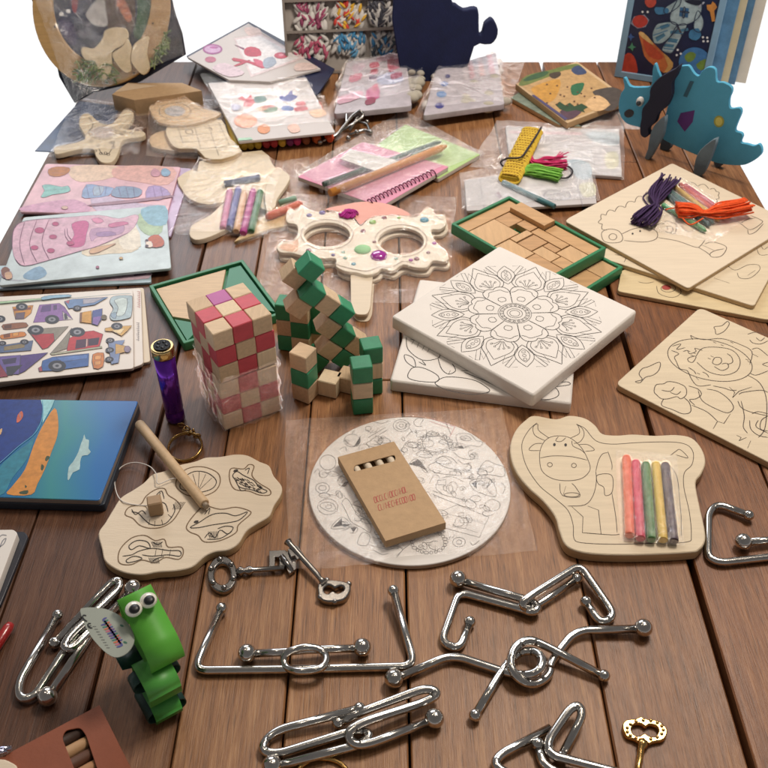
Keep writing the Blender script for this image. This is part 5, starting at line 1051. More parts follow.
# colouring paper kits in sleeves, yarn on them
f = fr(455, 110, 635)
KL = ['paper craft kit in a clear sleeve, rear one behind the yarn bundles', 'paper craft kit in a clear sleeve with a teal pencil, under the yarn bundles']
KP = mat('c0b9b8', .55, var=.04)
kits = []
for i, (q, z0, z1, art, sl) in enumerate((([(215, 70), (700, 82), (712, 285), (240, 250)], .0006, .0050, [['/', (200, 110), (690, 128)], ['/', (200, 122), (690, 140)], ['/', (640, 142), (628, 275)], ['/', (430, 132), (640, 142)]], [(60, 245), (722, 300), (720, 72), (178, 48)]), ([(105, 292), (520, 280), (560, 180), (600, 395), (545, 412), (110, 425)], .0056, .0092, [], [(30, 440), (615, 405), (575, 185), (20, 285)]))):
    t = thing('paper_kit', KL[i], 'craft kit', (*(base_of(f, [(400, 250)])[:2]), z0), 'paper kits under the yarn')
    if i: q = [(40, 300), (575, 215), (605, 398), (50, 430)]
    s_ = slab('card', f, q, z0, z1, KP, t, .0004, rnd=.002)
    d = M(L(z1))
    if i == 0:
        poly_art(d, f, [('b8c2c6', [(560, 95), (690, 100), (690, 150), (600, 140)], 3), ('cfc8a8', [(640, 190), (690, 180), (695, 240), (650, 250)], 3), ('d6b8bc', [(230, 90), (540, 95), (540, 108), (230, 100)])]); d.lines(f, art, .0007, .0004, mat('b48a90', .6))
    else:
        poly_art(d, f, [('b4c0c8', [(480, 215), (570, 225), (580, 290), (520, 290)], 3), ('cfcab0', [(530, 320), (590, 310), (600, 360), (550, 370)], 3), ('a08a90', [(170, 360), (185, 350), (200, 372), (185, 378)], 2)]); d.lines(f, [['/', (105, 295), (125, 425)], ['/', (105, 295), (300, 285)], ['/', (508, 275), (545, 412)], [(380, 370), (400, 345), (450, 345), (490, 360), (480, 380), (420, 382), 'c'], [(395, 365), (440, 358), (470, 372)], [(410, 340), (425, 355)]], .0008, .0004, mat('6a6478', .6))
    d.build('printed_pattern', t); un = [s_]
    if i:
        p, q_ = P(f, (205, 308), z1 + .003), P(f, (425, 412), z1 + .003); un.append(M().tube([p, q_], .0034, mat('4f8088', .4), 10).build('pencil', t))
    kits.append(s_); film('sleeve', t, quad_uv(f, sl), un, z0=z0, amp=.0008, mt=FILMH, seed=30 + i, it=8)
# wound yellow yarn
yz = .0098
m = M(); mt = mat('e0bc3e', .85, var=.15, scale=300, bump=.4, bscale=900)
a, b_ = P(f, (232, 296), yz + .006), P(f, (330, 92), yz + .006); ax = (b_ - a).normalized(); sd = Vector((-ax.y, ax.x, 0)); Ln = (b_ - a).length
hw = (P(f, (280, 305), yz + .006) - P(f, (185, 290), yz + .006)).length * .46
for k in range(58):
    o_ = a + ax * Ln * (k + .5) / 58; w1, w2 = .0006 * math.sin(k * 5.1), .0005 * math.cos(k * 7.3)
    m.tube([o_ + sd * ((hw + w1) * abs(math.cos(q)) ** .7 * (1 if math.cos(q) > 0 else -1)) + ax * (.004 * math.sin(q) + .0006 * math.sin(k * 3 + q * 2)) + Vector((0, 0, (.0042 + w2 * .6) * math.sin(q))) for q in [2 * math.pi * i / 20 + .02 for i in range(20)]], Ln / 105, mt, 6, True)
m.prism([tuple((a + sd * hw * .85 + ax * .002).xy), tuple((b_ + sd * hw * .85 - ax * .002).xy), tuple((b_ - sd * hw * .85 - ax * .002).xy), tuple((a - sd * hw * .85 + ax * .002).xy)], yz + .0025, yz + .0085, mt)
sk = mat('a8742c', .8)
for k in range(120):
    t = (k // 6 + .5) / 20; u = (k % 6 - 2.5) / 3 + (.16 if (k // 6) % 2 else 0); o_ = a + ax * Ln * t + sd * hw * u * .85 + Vector((0, 0, .0042 * math.sqrt(max(.05, 1 - (u * .8) ** 4)) + .0012)); m.ball(o_, .0010, sk, 6, 4, (1.5, .8, .5))
tag(m.build('yarn_skein'), 'flat wound skein of bright yellow yarn lying on the paper kits', 'yarn')
m = M(); band = mat('2a2228', .6)
pth = [P(f, p, z) for p, z in (((205, 240), yz), ((195, 222), yz + .003), ((225, 206), yz + .012), ((280, 202), yz + .0155), ((310, 165), yz + .0155), ((340, 120), yz + .0145), ((368, 74), yz + .010))]
m.tube([Vector(v) for v in smooth([tuple(v) for v in pth], 5, False)], .0013, band, 8)
pth = [P(f, p, yz + .003) for p in ((440, 245), (480, 240), (502, 262), (480, 288), (440, 290))]; m.tube([Vector(v) for v in smooth([tuple(v) for v in pth], 5, False)], .0012, band, 8)
tag(m.build('elastic_cord'), 'thin dark elastic cord looped over the yellow yarn skein', 'cord')
hank('yarn_hank', 'hot pink yarn bundle with frayed ends on the paper kits', f, [(295, 205), (350, 240), (410, 245), (465, 240)], yz, 'd0306c', 32, .0115, [[(400, 235), (430, 205), (460, 182)], [(410, 235), (445, 200), (485, 180)], [(420, 235), (450, 205), (478, 200)], [(430, 240), (460, 215), (475, 212)], [(410, 232), (440, 190), (450, 178)]], 'yarn bundles', .2)
hank('yarn_hank', 'lime green yarn bundle on the paper kits', f, [(270, 280), (320, 275), (380, 285), (448, 300)], yz, '83c24e', 32, .0105, [], 'yarn bundles', .12)

# clear bag of wooden shapes and chalks
f = fr(160, 140, 310)
wk = thing('shape_kit', 'crinkled clear bag of pale wooden shapes and coloured crayons', 'craft kit', base_of(f, [(380, 280)]))
u = [slab('wooden_shape', f, [(88, 195), (160, 150), (190, 160), (200, 110), (260, 95), (330, 80), (520, 52), (570, 110), (600, 150), (660, 190), (640, 240), (560, 330), (540, 360), (430, 300), (250, 330), (150, 300), (110, 250)], .0006, .0065, BIRCH, wk, .0008, sm=2),
     slab('wooden_shape', f, [(150, 470), (170, 430), (260, 380), (330, 320), (400, 330), (380, 420), (290, 480), (200, 510), (160, 500)], .0006, .0070, BIRCH2, wk, .0008, sm=3),
     slab('wooden_shape', f, [(540, 240), (590, 150), (640, 160), (665, 200), (600, 300), (590, 340), (545, 360)], .0068, .0120, BIRCH2, wk, .0008, sm=3)]
for a, b_, h in (((358, 262), (322, 455), 'c87aa0'), ((402, 248), (355, 452), '4a5698'), ((432, 270), (390, 470), 'd8b088'), ((478, 258), (425, 480), 'b0418a'), ((515, 262), (465, 470), '3f7a55'), ((700, 300), (610, 325), '7fa08a')):
    p, q = P(f, a, .012), P(f, b_, .0075); u.append(M().tube([p, p.lerp(q, .04), q.lerp(p, .03), q], [.0036, .0045, .0045, .0038], mat(h, .45), 12).build('crayon', wk))
p, q = P(f, (330, 225), .011), P(f, (510, 190), .011); u.append(M().tube([p, q], .004, mat('5a6a8c', .45), 10).build('crayon', wk))
film('bag', wk, quad_uv(f, [(40, 505), (545, 500), (650, 120), (200, 90)]), u, amp=.0042, mt=FILMS, seed=41, it=9)
ok = thing('orange_kit', 'wooden shape with an orange crayon in a clear bag, left of the pink notebooks', 'craft kit', base_of(f, [(600, 400)]))
u = [slab('wooden_shape', f, [(380, 520), (560, 455), (690, 430), (710, 380), (640, 330), (540, 380), (450, 460)], .0006, .0045, wood('cfae78'), ok, .0008, sm=2)]
p, q = P(f, (545, 395), .009), P(f, (725, 325), .009); u.append(M().tube([p, p.lerp(q, .08), q.lerp(p, .06), q], [.003, .005, .005, .003], mat('d4603a', .45), 12).build('crayon', ok))
film('bag', ok, quad_uv(f, [(395, 535), (760, 440), (768, 90), (640, 110)]), u, amp=.002, mt=FILM, seed=44, it=10)

# wooden star and shapes in bags
f = fr(30, 90, 240)
st_ = thing('star_kit', 'wooden five-pointed star shape in a clear bag with a dark blue corner', 'craft kit', base_of(f, [(250, 160)]))
nv = slab('backing_card', f, [(18, 222), (180, 40), (330, 60), (250, 235), (85, 225)], .0006, .0020, mat('24406a', .3, var=.4, scale=40), st_, .0003)
so = [(88, 222), (96, 206), (200, 180), (180, 130), (185, 95), (215, 85), (255, 118), (300, 122), (345, 72), (378, 82), (370, 115), (340, 140), (415, 152), (410, 170), (340, 182), (322, 230), (300, 262), (262, 264), (240, 240), (228, 214), (170, 218), (100, 234)]
sb = slab('star', f, so, .0024, .0092, BIRCH, st_, .0008, sm=3); d = M(L(.0092))
d.lines(f, [ell(265, 155, 50, 26) + ['c'], [(215, 100), (230, 130), (200, 165), (120, 208)], [(250, 210), (265, 235), (290, 230), (310, 190)], [(340, 130), (320, 150), (380, 158)]] + [ell(265 + 40 * math.cos(k), 210 + 26 * math.sin(k * 1.7), 5, 4, 8) + ['c'] for k in range(9)] + [ell(350 + 22 * math.cos(k * 2), 160 + 8 * math.sin(k * 1.3), 4, 3, 8) + ['c'] for k in range(6)], .0010, .0002, INKB)
d.poly(d.pl.uv(f, ell(265, 155, 44, 22, 20)), .0002, mat('b9aaa4', .3)); d.build('drawn_pattern', st_)
film('bag', st_, quad_uv(f, [(70, 250), (400, 240), (440, 70), (170, 30)]), [nv, sb], amp=.0036, mt=FILMS, seed=51, it=12)
WL = ['wooden cutout board with a small oval mirror, lying on the vehicle-shaped cutout', 'wooden cutout with brick-like lines drawn over it, in front of the mirror cutout', 'plain wooden cutout tip peeking out under the two drawn cutouts']
w3 = [([(435, 66), (455, 55), (480, 40), (570, 32), (632, 68), (700, 85), (640, 112), (560, 128), (470, 118)], .0135, .0175, ell(530, 78, 38, 19, 20)), ([(495, 150), (510, 130), (560, 118), (640, 112), (700, 108), (720, 148), (735, 180), (775, 222), (700, 252), (640, 247), (608, 214), (545, 214), (515, 195)], .0070, .0130, None), ([(440, 168), (490, 148), (540, 160), (545, 216), (500, 218), (444, 206)], .0006, .0065, None)]
for i, (q, a, b_, hole) in enumerate(w3):
    t = thing('wooden_cutout', WL[i], 'wooden shape', (*(base_of(f, q, b_)[:2]), a), 'wooden cutouts at the back left')
    bd = slab('board', f, q, a, b_, (BIRCHX, BIRCH, BIRCHX)[i], t, .0008, sm=2, side=PLY); d = M(L(b_))
    if i == 0: d.poly(d.pl.uv(f, hole), .0003, mat('b4b0b2', .25)); d.lines(f, [ell(530, 78, 58, 30) + ['c'], [(450, 65), (490, 55), (560, 42)], [(590, 60), (640, 80)]], .0010, .0002, INKB); d.build('drawn_pattern', t)  # oval mirror: its pale reflection is painted on as flat grey
    if i == 1: d.lines(f, [['/', (520, 150), (700, 125)], ['/', (530, 172), (715, 150)], ['/', (545, 192), (730, 180)], ['/', (620, 215), (750, 205)], ['/', (540, 135), (560, 195)], ['/', (600, 128), (625, 215)], ['/', (650, 122), (690, 240)], ['/', (690, 118), (740, 225)], [(570, 148), (590, 145), (595, 158), (575, 160), 'c'], [(640, 140), (660, 138), (665, 148)]], .0011, .0002, INKB); d.build('drawn_pattern', t)

CUTB = [o for o in bpy.data.objects if o.name.startswith('board') and o.parent and o.parent.name.startswith('wooden_cutout')]
cbg = film('cutout_bag', None, quad_uv(f, [(425, 248), (770, 262), (740, 55), (430, 18)]), CUTB, amp=.0036, mt=FILMS, seed=57, it=10); tag(cbg, 'crinkled clear bag lying over the drawn wooden cutouts', 'plastic bag')

# brown carton
f = fr(0, 0, 200)
m = M(L(.026)); q = m.pl.uv(f, [(430, 362), (490, 318), (700, 318), (775, 348), (515, 384)]); m.prism(q, -.0254, 0, CARD, .0005); m.poly(m.pl.uv(f, [(440, 355), (490, 320), (606, 330)]), .0003, mat('cdb496', .7))
tag(m.build('cardboard_box'), 'flat brown cardboard box behind the wooden star', 'cardboard box')

# colourful paper kits at the back
f = fr(180, 15, 345)
KW = mat('c9c0bc', .5, var=.03)
cl = thing('craft_kit', 'bundle of yellow, red and magenta crafts below the front white paper kit', 'craft kit', base_of(f, [(450, 590)]))
u = []
for k, (x, h) in enumerate(((270, 'd6b23a'), (300, 'd6b23a'), (330, 'c8a838'), (365, 'd6b23a'), (405, 'b8343a'), (440, 'c23a40'), (478, 'd8b23e'), (515, '7a2a6a'), (548, 'b82a6a'), (590, '8a4a2a'), (640, 'c8602a'), (700, 'd0502a'))):
    p, q = P(f, (x, 618 - .09 * (x - 300)), .007), P(f, (x - 60, 420), .012); u.append(M().tube([p, p.lerp(q, .06), q], [.004, .0065, .0065], mat(h, .5), 12).build('crayon', cl))
KL2 = ['white paper kit with orange circles and blue star pictures, lying on the crafts', 'white paper kit with a red flower and purple circles, rearmost of the two', 'dark navy folder under the paper kit with the red flower']
def kit_card(i, q, z0, z1, tilt, art, lines_, mt, ms=KW):
    t = thing('paper_kit' if i < 2 else 'folder', KL2[i], 'craft kit' if i < 2 else 'folder', (*(base_of(f, q, z1)[:2]), z0)); s_ = slab('card', f, q, z0, z1, ms, t, .0004, rnd=.001)
    if art:
        d = M(L(z1)); poly_art(d, f, art, .0002, .00004); d.lines(f, lines_, .0009, .0014, mat('a8786a', .6)); d.build('printed_pattern', t)
    return t, s_
t0, s0 = kit_card(2, [(30, 190), (320, 30), (720, 250), (640, 370), (250, 330)], .0180, .0205, 0, None, None, None, mat('232a4a', .35, var=.3))
t1, s1 = kit_card(1, [(35, 196), (318, 38), (655, 250), (420, 310), (228, 302)], .0225, .0255, 0, [('e0c4bc', [(300, 60), (360, 60), (380, 90), (320, 95)], 3), ('dcc8c8', [(250, 110), (380, 90), (580, 200), (330, 290)], 0), ('e2dcdc', [(260, 116), (376, 98), (555, 200), (335, 278)], 0), ('a04a8a', ell(152, 160, 46, 24, 20)), ('c8a0c4', ell(152, 160, 38, 17, 20)), ('b05a9a', ell(158, 152, 20, 6, 12)), ('b8607a', ell(142, 208, 26, 14, 16)), ('b83048', [(300, 160), (330, 148), (370, 160), (378, 190), (330, 195), (302, 185)], 2), ('7a3a5a', [(250, 138), (300, 155), (298, 165)], 0), ('b83048', [(250, 200), (340, 220), (395, 240), (380, 250), (320, 225), (250, 215)], 2), ('b83048', [(245, 240), (300, 215), (330, 212), (280, 235)], 2), ('c8506a', [(340, 205), (380, 215), (400, 245), (360, 235)], 2), ('9aa4b4', [(390, 210), (430, 195), (450, 225), (410, 250), (388, 240)], 2), ('b8304a', ell(470, 190, 32, 15, 12)), ('d07a8a', ell(470, 188, 12, 6, 10)), ('d8c0c8', [(150, 250), (210, 225), (300, 270), (230, 290)], 3), ('ddc4bc', [(540, 230), (600, 225), (640, 250), (540, 262)], 3)], [['/', (250, 108), (380, 88), (582, 200)], ['/', (370, 280), (540, 220)]], None)
t2, s2 = kit_card(0, [(130, 318), (585, 290), (722, 545), (275, 590)], .0180, .0212, 0, [('e4dcd8', [(250, 345), (540, 335), (600, 460), (320, 485)], 0), ('c8383f', [(285, 375), (310, 392), (330, 368), (340, 392), (365, 395), (345, 412), (330, 428), (295, 425), (300, 402), (270, 392)], 0), ('3a6a5a', [(345, 385), (380, 375), (405, 395), (370, 412), (348, 405)], 2), ('3f4a9a', [(465, 372), (490, 380), (520, 350), (525, 372), (550, 380), (530, 395), (510, 405), (480, 400), (462, 392)], 0), ('3a5aa0', [(470, 430), (500, 422), (530, 432), (520, 446), (480, 444)], 2), ('c8404a', [(540, 408), (575, 402), (585, 420), (545, 425)], 2), ('c03a44', [(532, 432), (585, 426), (596, 442), (540, 450)], 2), ('6a8a6a', [(385, 440), (420, 425), (455, 435), (440, 452), (400, 455)], 2), ('c88a5a', [(350, 440), (385, 425), (410, 435), (385, 448)], 2), ('b84a3a', [(385, 425), (430, 420), (440, 430), (395, 434)], 2), ('d8702e', ell(305, 495, 54, 32, 22)), ('e09a68', ell(305, 495, 46, 25, 22)), ('d07838', [(270, 490), (340, 482), (345, 492), (275, 502)], 0), ('dc8a4a', ell(390, 532, 30, 22, 18)), ('e8b890', [(600, 450), (660, 440), (680, 465), (630, 480)], 3), ('e2b8a4', [(500, 520), (540, 505), (560, 540), (520, 550)], 3), ('b8b4c8', [(235, 430), (260, 415), (285, 430), (260, 448)], 3), ('b8c0a8', [(400, 305), (460, 295), (480, 305), (420, 315)], 3), ('a8cfb0', [(270, 588), (340, 582), (330, 572), (272, 576)], 0)], [['/', (250, 345), (270, 385)], ['/', (380, 495), (690, 478)], ['/', (380, 340), (520, 332)]], None)
film('sleeve', t2, quad_uv(f, [(255, 605), (735, 560), (590, 278), (95, 325)]), [s2], z0=.016, amp=.0022, mt=FILM, seed=61, it=6)

# silver wire puzzle in the middle of the back
f = fr(285, 105, 495)
t = thing('wire_bundle', 'small silver bundle of looped wires beside the back paper kit', 'metal puzzle', base_of(f, [(220, 80)]))
for pts in ([(128, 136, .004), (190, 110, .008), (245, 40, .020), (275, 18, .021), (290, 40, .016), (240, 75, .008), (150, 130, .005)], [(180, 130, .004), (225, 70, .014), (225, 25, .018), (255, 8, .018), (275, 30, .014), (235, 95, .006)], [(235, 110, .004), (290, 90, .006), (312, 100, .005), (300, 70, .009), (265, 60, .010)]):
    M().tube(fillet(T(f, pts), .006), .0021, STEEL, 10).build('wire_loop', t)
for x, y in ((300, 62), (312, 100), (128, 136), (232, 122), (262, 100)): M().ball(P(f, (x, y), .0055), .0038, STEEL, 12, 8).build('ball_end', t)

# puffy kits in clear bags
f = fr(280, 0, 530)
PB = [('puffy clear bag with red and pink pictures, left of the other puffy bag', [(205, 190), (385, 165), (405, 325), (165, 350)], [(140, 368), (410, 330), (470, 140), (205, 180)], ['b8405a', 'c86a80', 'a83a50', '4a3a5a', 'b0507a']), ('puffy clear bag with blue dots and striped card, right of the other puffy bag', [(480, 215), (665, 160), (690, 320), (440, 355)], [(408, 372), (705, 352), (756, 178), (500, 190)], ['3a4a8a', '5a7ab0', '4a4a8a', 'c8a0a8', 'd0b0b0'])]
for i, (lab_, q, bg, cols) in enumerate(PB):
    t = thing('filled_bag', lab_, 'craft kit', base_of(f, bg), 'puffy craft bags at the back'); s_ = slab('card', f, q, .012, .020, mat('b9b0b6', .5, var=.15, scale=60), t, .0008, rnd=.006); un = [s_]
    d = M(L(.020))
    if i == 0:
        poly_art(d, f, [('b8405a', [(275, 195), (300, 190), (305, 205), (280, 210)], 2), ('a8344c', [(280, 215), (300, 212), (298, 228), (278, 228)], 2), ('c05a78', [(330, 200), (372, 165), (380, 200), (345, 215)], 2), ('5a3a5a', [(275, 235), (296, 232), (296, 244), (276, 246)], 2), ('b84a7a', [(265, 280), (300, 262), (305, 300), (270, 310)], 2), ('c8b0bc', [(225, 200), (260, 195), (255, 215), (225, 222)], 2), ('c89aa8', [(300, 178), (370, 165), (370, 180), (305, 190)], 2), ('b0b4cc', [(300, 235), (360, 222), (380, 250), (310, 262)], 2), ('a83a52', [(330, 185), (350, 175), (352, 215), (335, 222)], 2), ('b84a64', [(285, 265), (300, 258), (298, 278), (284, 284)], 2), ('8a2a44', [(262, 310), (290, 300), (292, 316), (266, 324)], 2), ('c8788c', [(215, 235), (250, 225), (248, 245), (216, 255)], 2), ('a04060', [(340, 230), (372, 222), (374, 236), (344, 246)], 2), ('d0a0b0', [(180, 300), (250, 280), (250, 300), (182, 322)], 2)])
    else:
        poly_art(d, f, [('4a508f', ell(528, 200, 14, 8, 10)), ('3f6aa8', ell(505, 258, 12, 8, 10)), ('6a94c8', ell(496, 290, 16, 10, 10)), ('4a4a8a', ell(490, 325, 14, 9, 10)), ('3a3a7a', ell(515, 235, 8, 6, 10)), ('c8a0a8', [(575, 190), (590, 186), (600, 240), (585, 244)]), ('d0b0b0', [(605, 180), (620, 176), (630, 232), (615, 236)]), ('c8a0a8', [(635, 172), (650, 168), (660, 225), (645, 229)]), ('cfc4c8', [(560, 195), (572, 192), (580, 245), (568, 248)])])
    d.build('printed_pattern', s_)
    un.append(lumps('filling', t, f, [(385, 180), (440, 160), (430, 300), (395, 320)] if i == 0 else [(560, 270), (680, 220), (700, 340), (570, 350)], .010, mat('b8b0a0', .8, var=.1), .010, 22, 5 + i, .7))
    un.append(lumps('filling', t, f, q, .004, mat('c4bcb4', .8, var=.1), .010, 30, 9 + i, .6))
    film('bag', t, quad_uv(f, bg), un, amp=.0050, mt=FILMS, seed=70 + i, it=10, step=.003)

# flat jigsaw with a dinosaur landscape
f = fr(505, 50, 645)
JL = ['flat jigsaw tray with a green and grey picture, under the tan one', 'flat wooden jigsaw tray with a tan dinosaur landscape picture']
for i, (q, a, b_) in enumerate((([(30, 260), (130, 200), (420, 420), (300, 410)], .0006, .007), ([(58, 185), (395, 62), (680, 270), (342, 400)], .0076, .0165))):
    t = thing('jigsaw_tray', JL[i], 'jigsaw', (*(base_of(f, q, b_)[:2]), a), 'flat jigsaw trays')
    slab('tray', f, q, a, b_, BIRCHX if i else mat('7f8a78', .5, var=.4, scale=60), t, .0006, rnd=.001, side=wood('bf9a6c')); d = M(L(b_))
    if i:
        poly_art(d, f, [('c09a68', [(80, 190), (390, 75), (655, 270), (342, 388)], 0), ('c8923f', [(160, 200), (300, 160), (280, 260), (220, 290), (150, 230)], 3), ('6f7a3c', [(75, 190), (120, 140), (250, 110), (300, 95), (390, 76), (420, 100), (330, 110), (260, 140), (180, 170), (110, 195)], 3), ('3a5a34', [(100, 165), (140, 140), (210, 118), (240, 122), (215, 145), (150, 165), (115, 172)], 2), ('4a3a2a', [(245, 130), (300, 120), (305, 140), (275, 158), (248, 150)], 2), ('3f4a6a', [(365, 105), (400, 85), (440, 110), (445, 130), (400, 138), (372, 125)], 2), ('2f6a44', [(365, 195), (420, 180), (435, 190), (412, 240), (375, 250), (362, 230)], 2), ('50463f', [(480, 230), (520, 215), (590, 205), (640, 225), (650, 260), (600, 330), (540, 330), (580, 300), (530, 270), (500, 255)], 2), ('5a3f4a', [(300, 340), (345, 320), (420, 330), (400, 360), (345, 385)], 2), ('2f4a2c', [(275, 300), (300, 285), (330, 305), (355, 290), (380, 310), (420, 295), (455, 315), (430, 330), (440, 345), (390, 330), (340, 340), (300, 325)], 0), ('d8b080', [(440, 290), (500, 250), (550, 270), (570, 300), (540, 330), (480, 335)], 3)] + [('6a4a34', ell(230 + 47 * (k % 6) + 9 * (k % 4), 190 + 22 * (k // 3) + 7 * (k % 5), 6, 4, 8)) for k in range(16)], .0002, .00003)
        d.poly(d.pl.uv(f, [(145, 250), (160, 248), (345, 380), (330, 388)]), .0008, mat('4f456a', .5)); d.build('jigsaw_picture', t)
film('empty_bag', None, quad_uv(f, [(345, 430), (760, 440), (735, 310), (560, 330)]), [], amp=.0015, mt=FILMH, seed=77); tag(bpy.data.objects['empty_bag'], 'flat hazy plastic bag under the blue dinosaur head', 'plastic bag')

# ------------------------------------------------------------------ upright things at the back
# framed space puzzles standing one behind the other
f = fr(600, 0, 768, 4.267)
BL, BR = P(PX, (614, 77)), P(PX, (706, 91)); ex = (BR - BL).normalized(); bk_ = Vector((-ex.y, ex.x, 0)); up = (Vector((0, 0, 1)) + bk_ * .10).normalized()
Wd = (BR - BL).length; Ht = .26
SL = ['framed astronaut puzzle in dark space colours standing upright at the back right', 'puzzle board with blue and green edge standing behind the astronaut puzzle', 'cream-edged board standing second behind the astronaut puzzle', 'blue-edged board standing third behind the astronaut puzzle', 'white-edged board standing last behind the astronaut puzzle']
FRB = mat('7fa0b8', .4, var=.08); off_ = 0
for i, (th, h) in enumerate(((.010, None), (.012, '5a86a8'), (.010, 'cdbb96'), (.010, '4f7696'), (.014, 'd2c6b4'))):
    O = BL + bk_ * off_ + ex * (0, .018, .029, .040, .056)[i]; pl = Plane(O, ex, up)
    t = thing('space_puzzle' if i == 0 else 'puzzle_board', SL[i], 'puzzle', (*(O + ex * Wd / 2).xy, 0), 'puzzle boards standing at the back right')
    if i == 0:
        fw = .010; M(pl).prism([(0, .0005), (Wd, .0005), (Wd, Ht), (0, Ht)], -th, 0, FRB, .001, [[(fw, fw), (Wd - fw, fw), (Wd - fw, Ht - fw), (fw, Ht - fw)]]).build('frame', t)
        M(pl).prism([(fw - .0004, fw - .0004), (Wd - fw + .0004, fw - .0004), (Wd - fw + .0004, Ht - fw), (fw - .0004, Ht - fw)], -th + .0004, -.003, mat('1c2040', .35, var=.2)).build('picture', t)
        d = M(Plane(O + pl.ez * -.003, ex, up))
        AS = [('b8402e', [(90, 290), (95, 250), (120, 225), (145, 240), (158, 280), (155, 318), (84, 312)], 2), ('8a8ea0', [(130, 100), (145, 70), (190, 62), (210, 85), (195, 115), (160, 122)], 0), ('b83a30', [(138, 95), (150, 70), (185, 65), (205, 90), (190, 112), (160, 118)], 2), ('c06a3a', [(165, 140), (185, 138), (225, 180), (270, 225), (312, 268), (300, 300), (270, 310), (225, 275), (190, 240), (178, 190)], 2), ('b84a2e', [(185, 165), (230, 200), (270, 240), (250, 255), (210, 240), (190, 205)], 2), ('d8b070', [(165, 140), (185, 138), (225, 180), (222, 190), (180, 160)], 2), ('c89a58', [(270, 225), (312, 268), (300, 300), (270, 310), (290, 280)], 2),
              ('9fb4b8', [(262, 96), (310, 92), (336, 112), (306, 150), (268, 182), (232, 182), (224, 142), (240, 106)], 2), ('a9bcc0', [(330, 108), (372, 104), (346, 160), (322, 204), (302, 226), (266, 214), (276, 186), (304, 150)], 2), ('a9bcc0', [(300, 62), (326, 8), (345, -12), (425, -12), (434, 48), (405, 88), (355, 106), (308, 98)], 2), ('9fb4b8', [(345, -10), (340, 22), (300, 52), (278, 56), (276, 34), (315, 8)], 2), ('a9bcc0', [(418, 44), (440, 76), (442, 108), (426, 136), (402, 124), (404, 84)], 2),
('4a7a94', [(236, 160), (272, 140), (280, 152), (244, 178)], 0), ('4a7a94', [(255, 112), (290, 100), (298, 112), (262, 126)], 0), ('4a7a94', [(275, 185), (318, 190), (312, 202), (272, 198)], 0), ('4a7a94', [(292, 160), (335, 168), (326, 180), (288, 172)], 0), ('4a7a94', [(300, 132), (375, 118), (378, 130), (300, 144)], 0), ('3f78a0', [(238, 30), (290, 35), (290, 55), (250, 62), (235, 50)], 2), ('3f78a0', [(385, 130), (420, 120), (432, 150), (410, 172), (380, 160)], 2), ('3a6a94', [(342, 30), (380, 35), (375, 75), (338, 68)], 0), ('9fb4b8', [(346, 46), (378, 50), (378, 54), (346, 50)], 0), ('9fb4b8', [(358, 32), (364, 33), (360, 72), (354, 71)], 0), ('50484a', [(330, 100), (355, 150), (348, 152), (324, 104)], 0), ('1a1c30', [(360, 0), (440, 0), (425, 22), (390, 18)], 2), ('b0b4c0', [(420, 26), (442, 6), (448, 10), (424, 34)], 0),
              ('c8843c', [(455, 20), (475, 18), (480, 5), (492, 15), (500, 30), (488, 45), (492, 90), (478, 92), (470, 50), (458, 40)], 0), ('3f74a8', ell(404, 265, 68, 64, 26)), ('6f8a3c', [(360, 240), (385, 220), (410, 230), (400, 255), (375, 265)], 2), ('6f8a3c', [(410, 275), (450, 250), (460, 280), (430, 300)], 2), ('c04a3a', [(192, 0), (240, 0), (232, 25), (215, 32), (200, 25)], 2), ('4a8a6a', [(138, 180), (142, 195), (155, 200), (143, 205), (140, 218), (130, 205), (118, 202), (130, 195)], 0), ('3a5a94', [(132, 140), (138, 152), (150, 156), (138, 162), (132, 175), (126, 160), (116, 156), (126, 152)], 0)] + [('e0e0e0', ell(x, y, 5, 5, 8)) for x, y in ((182, 50), (204, 50), (440, 158), (458, 160), (442, 175), (332, 212), (345, 228), (328, 234), (460, 175))]
        poly_art(d, f, AS, .0002, .00003); d.lines(f, [it[1] + ['c'] for it in AS if it[0] in ('9fb4b8', 'a9bcc0') and len(it) > 2], .0013, .0022, mat('25304a', .6), 3)
        d.lines(f, [['/', (240, 122), (300, 104)], ['/', (228, 150), (290, 128)], ['/', (290, 175), (330, 180)], ['/', (310, 140), (358, 142)], ['/', (272, 205), (315, 210)]], .0030, .0021, mat('3f6f90', .5)); d.build('printed_pattern', t)
    else:
        M(pl).prism([(.001 * i, .0005), (Wd - .0005 * i, .0005), (Wd - .0005 * i, Ht - .004 * i), (.001 * i, Ht - .004 * i)], -th, -.0008, mat(h, .45, var=.35 if i in (1, 3) else .08, scale=30), .0006).build('board', t)
    off_ += th + .0015

# blue foam dinosaur
f = fr(600, 0, 768, 4.267)
G0, G1 = P(PX, (655, 153)), P(PX, (712, 172)); ex = (G1 - G0).normalized(); pl = Plane(G0, ex, (0, 0, 1))
if pl.ez.y > 0: pl = Plane(G1, -ex, (0, 0, 1))
BLU = mat('5aa8c8', .85, var=.06, bump=.25, bscale=500, spec=.15); GREY = mat('6f828e', .85, var=.15, bump=.3); NAV = mat('12132e', .7, var=.1)
dn = thing('foam_dinosaur', 'blue slotted foam dinosaur with googly eyes, spiky tail and grey legs', 'toy dinosaur', (*(G0.xy + G1.xy) / 2, 0))
body = [(285, 480), (300, 420), (305, 340), (330, 288), (368, 278), (385, 282), (405, 312), (425, 322), (440, 300), (468, 284), (495, 295), (500, 345), (530, 350), (562, 368), (566, 390), (555, 420), (558, 460), (598, 458), (606, 480), (590, 520), (580, 555), (605, 565), (612, 580), (604, 606), (630, 612), (660, 620), (682, 612), (694, 635), (688, 660), (650, 688), (600, 703), (500, 692), (400, 652), (290, 602), (272, 580), (275, 530)]
m = M(pl); m.prism(smooth(pl.uv(f, body), 3), -.0025, .0025, BLU, .0005); bd = m.build('body', dn)
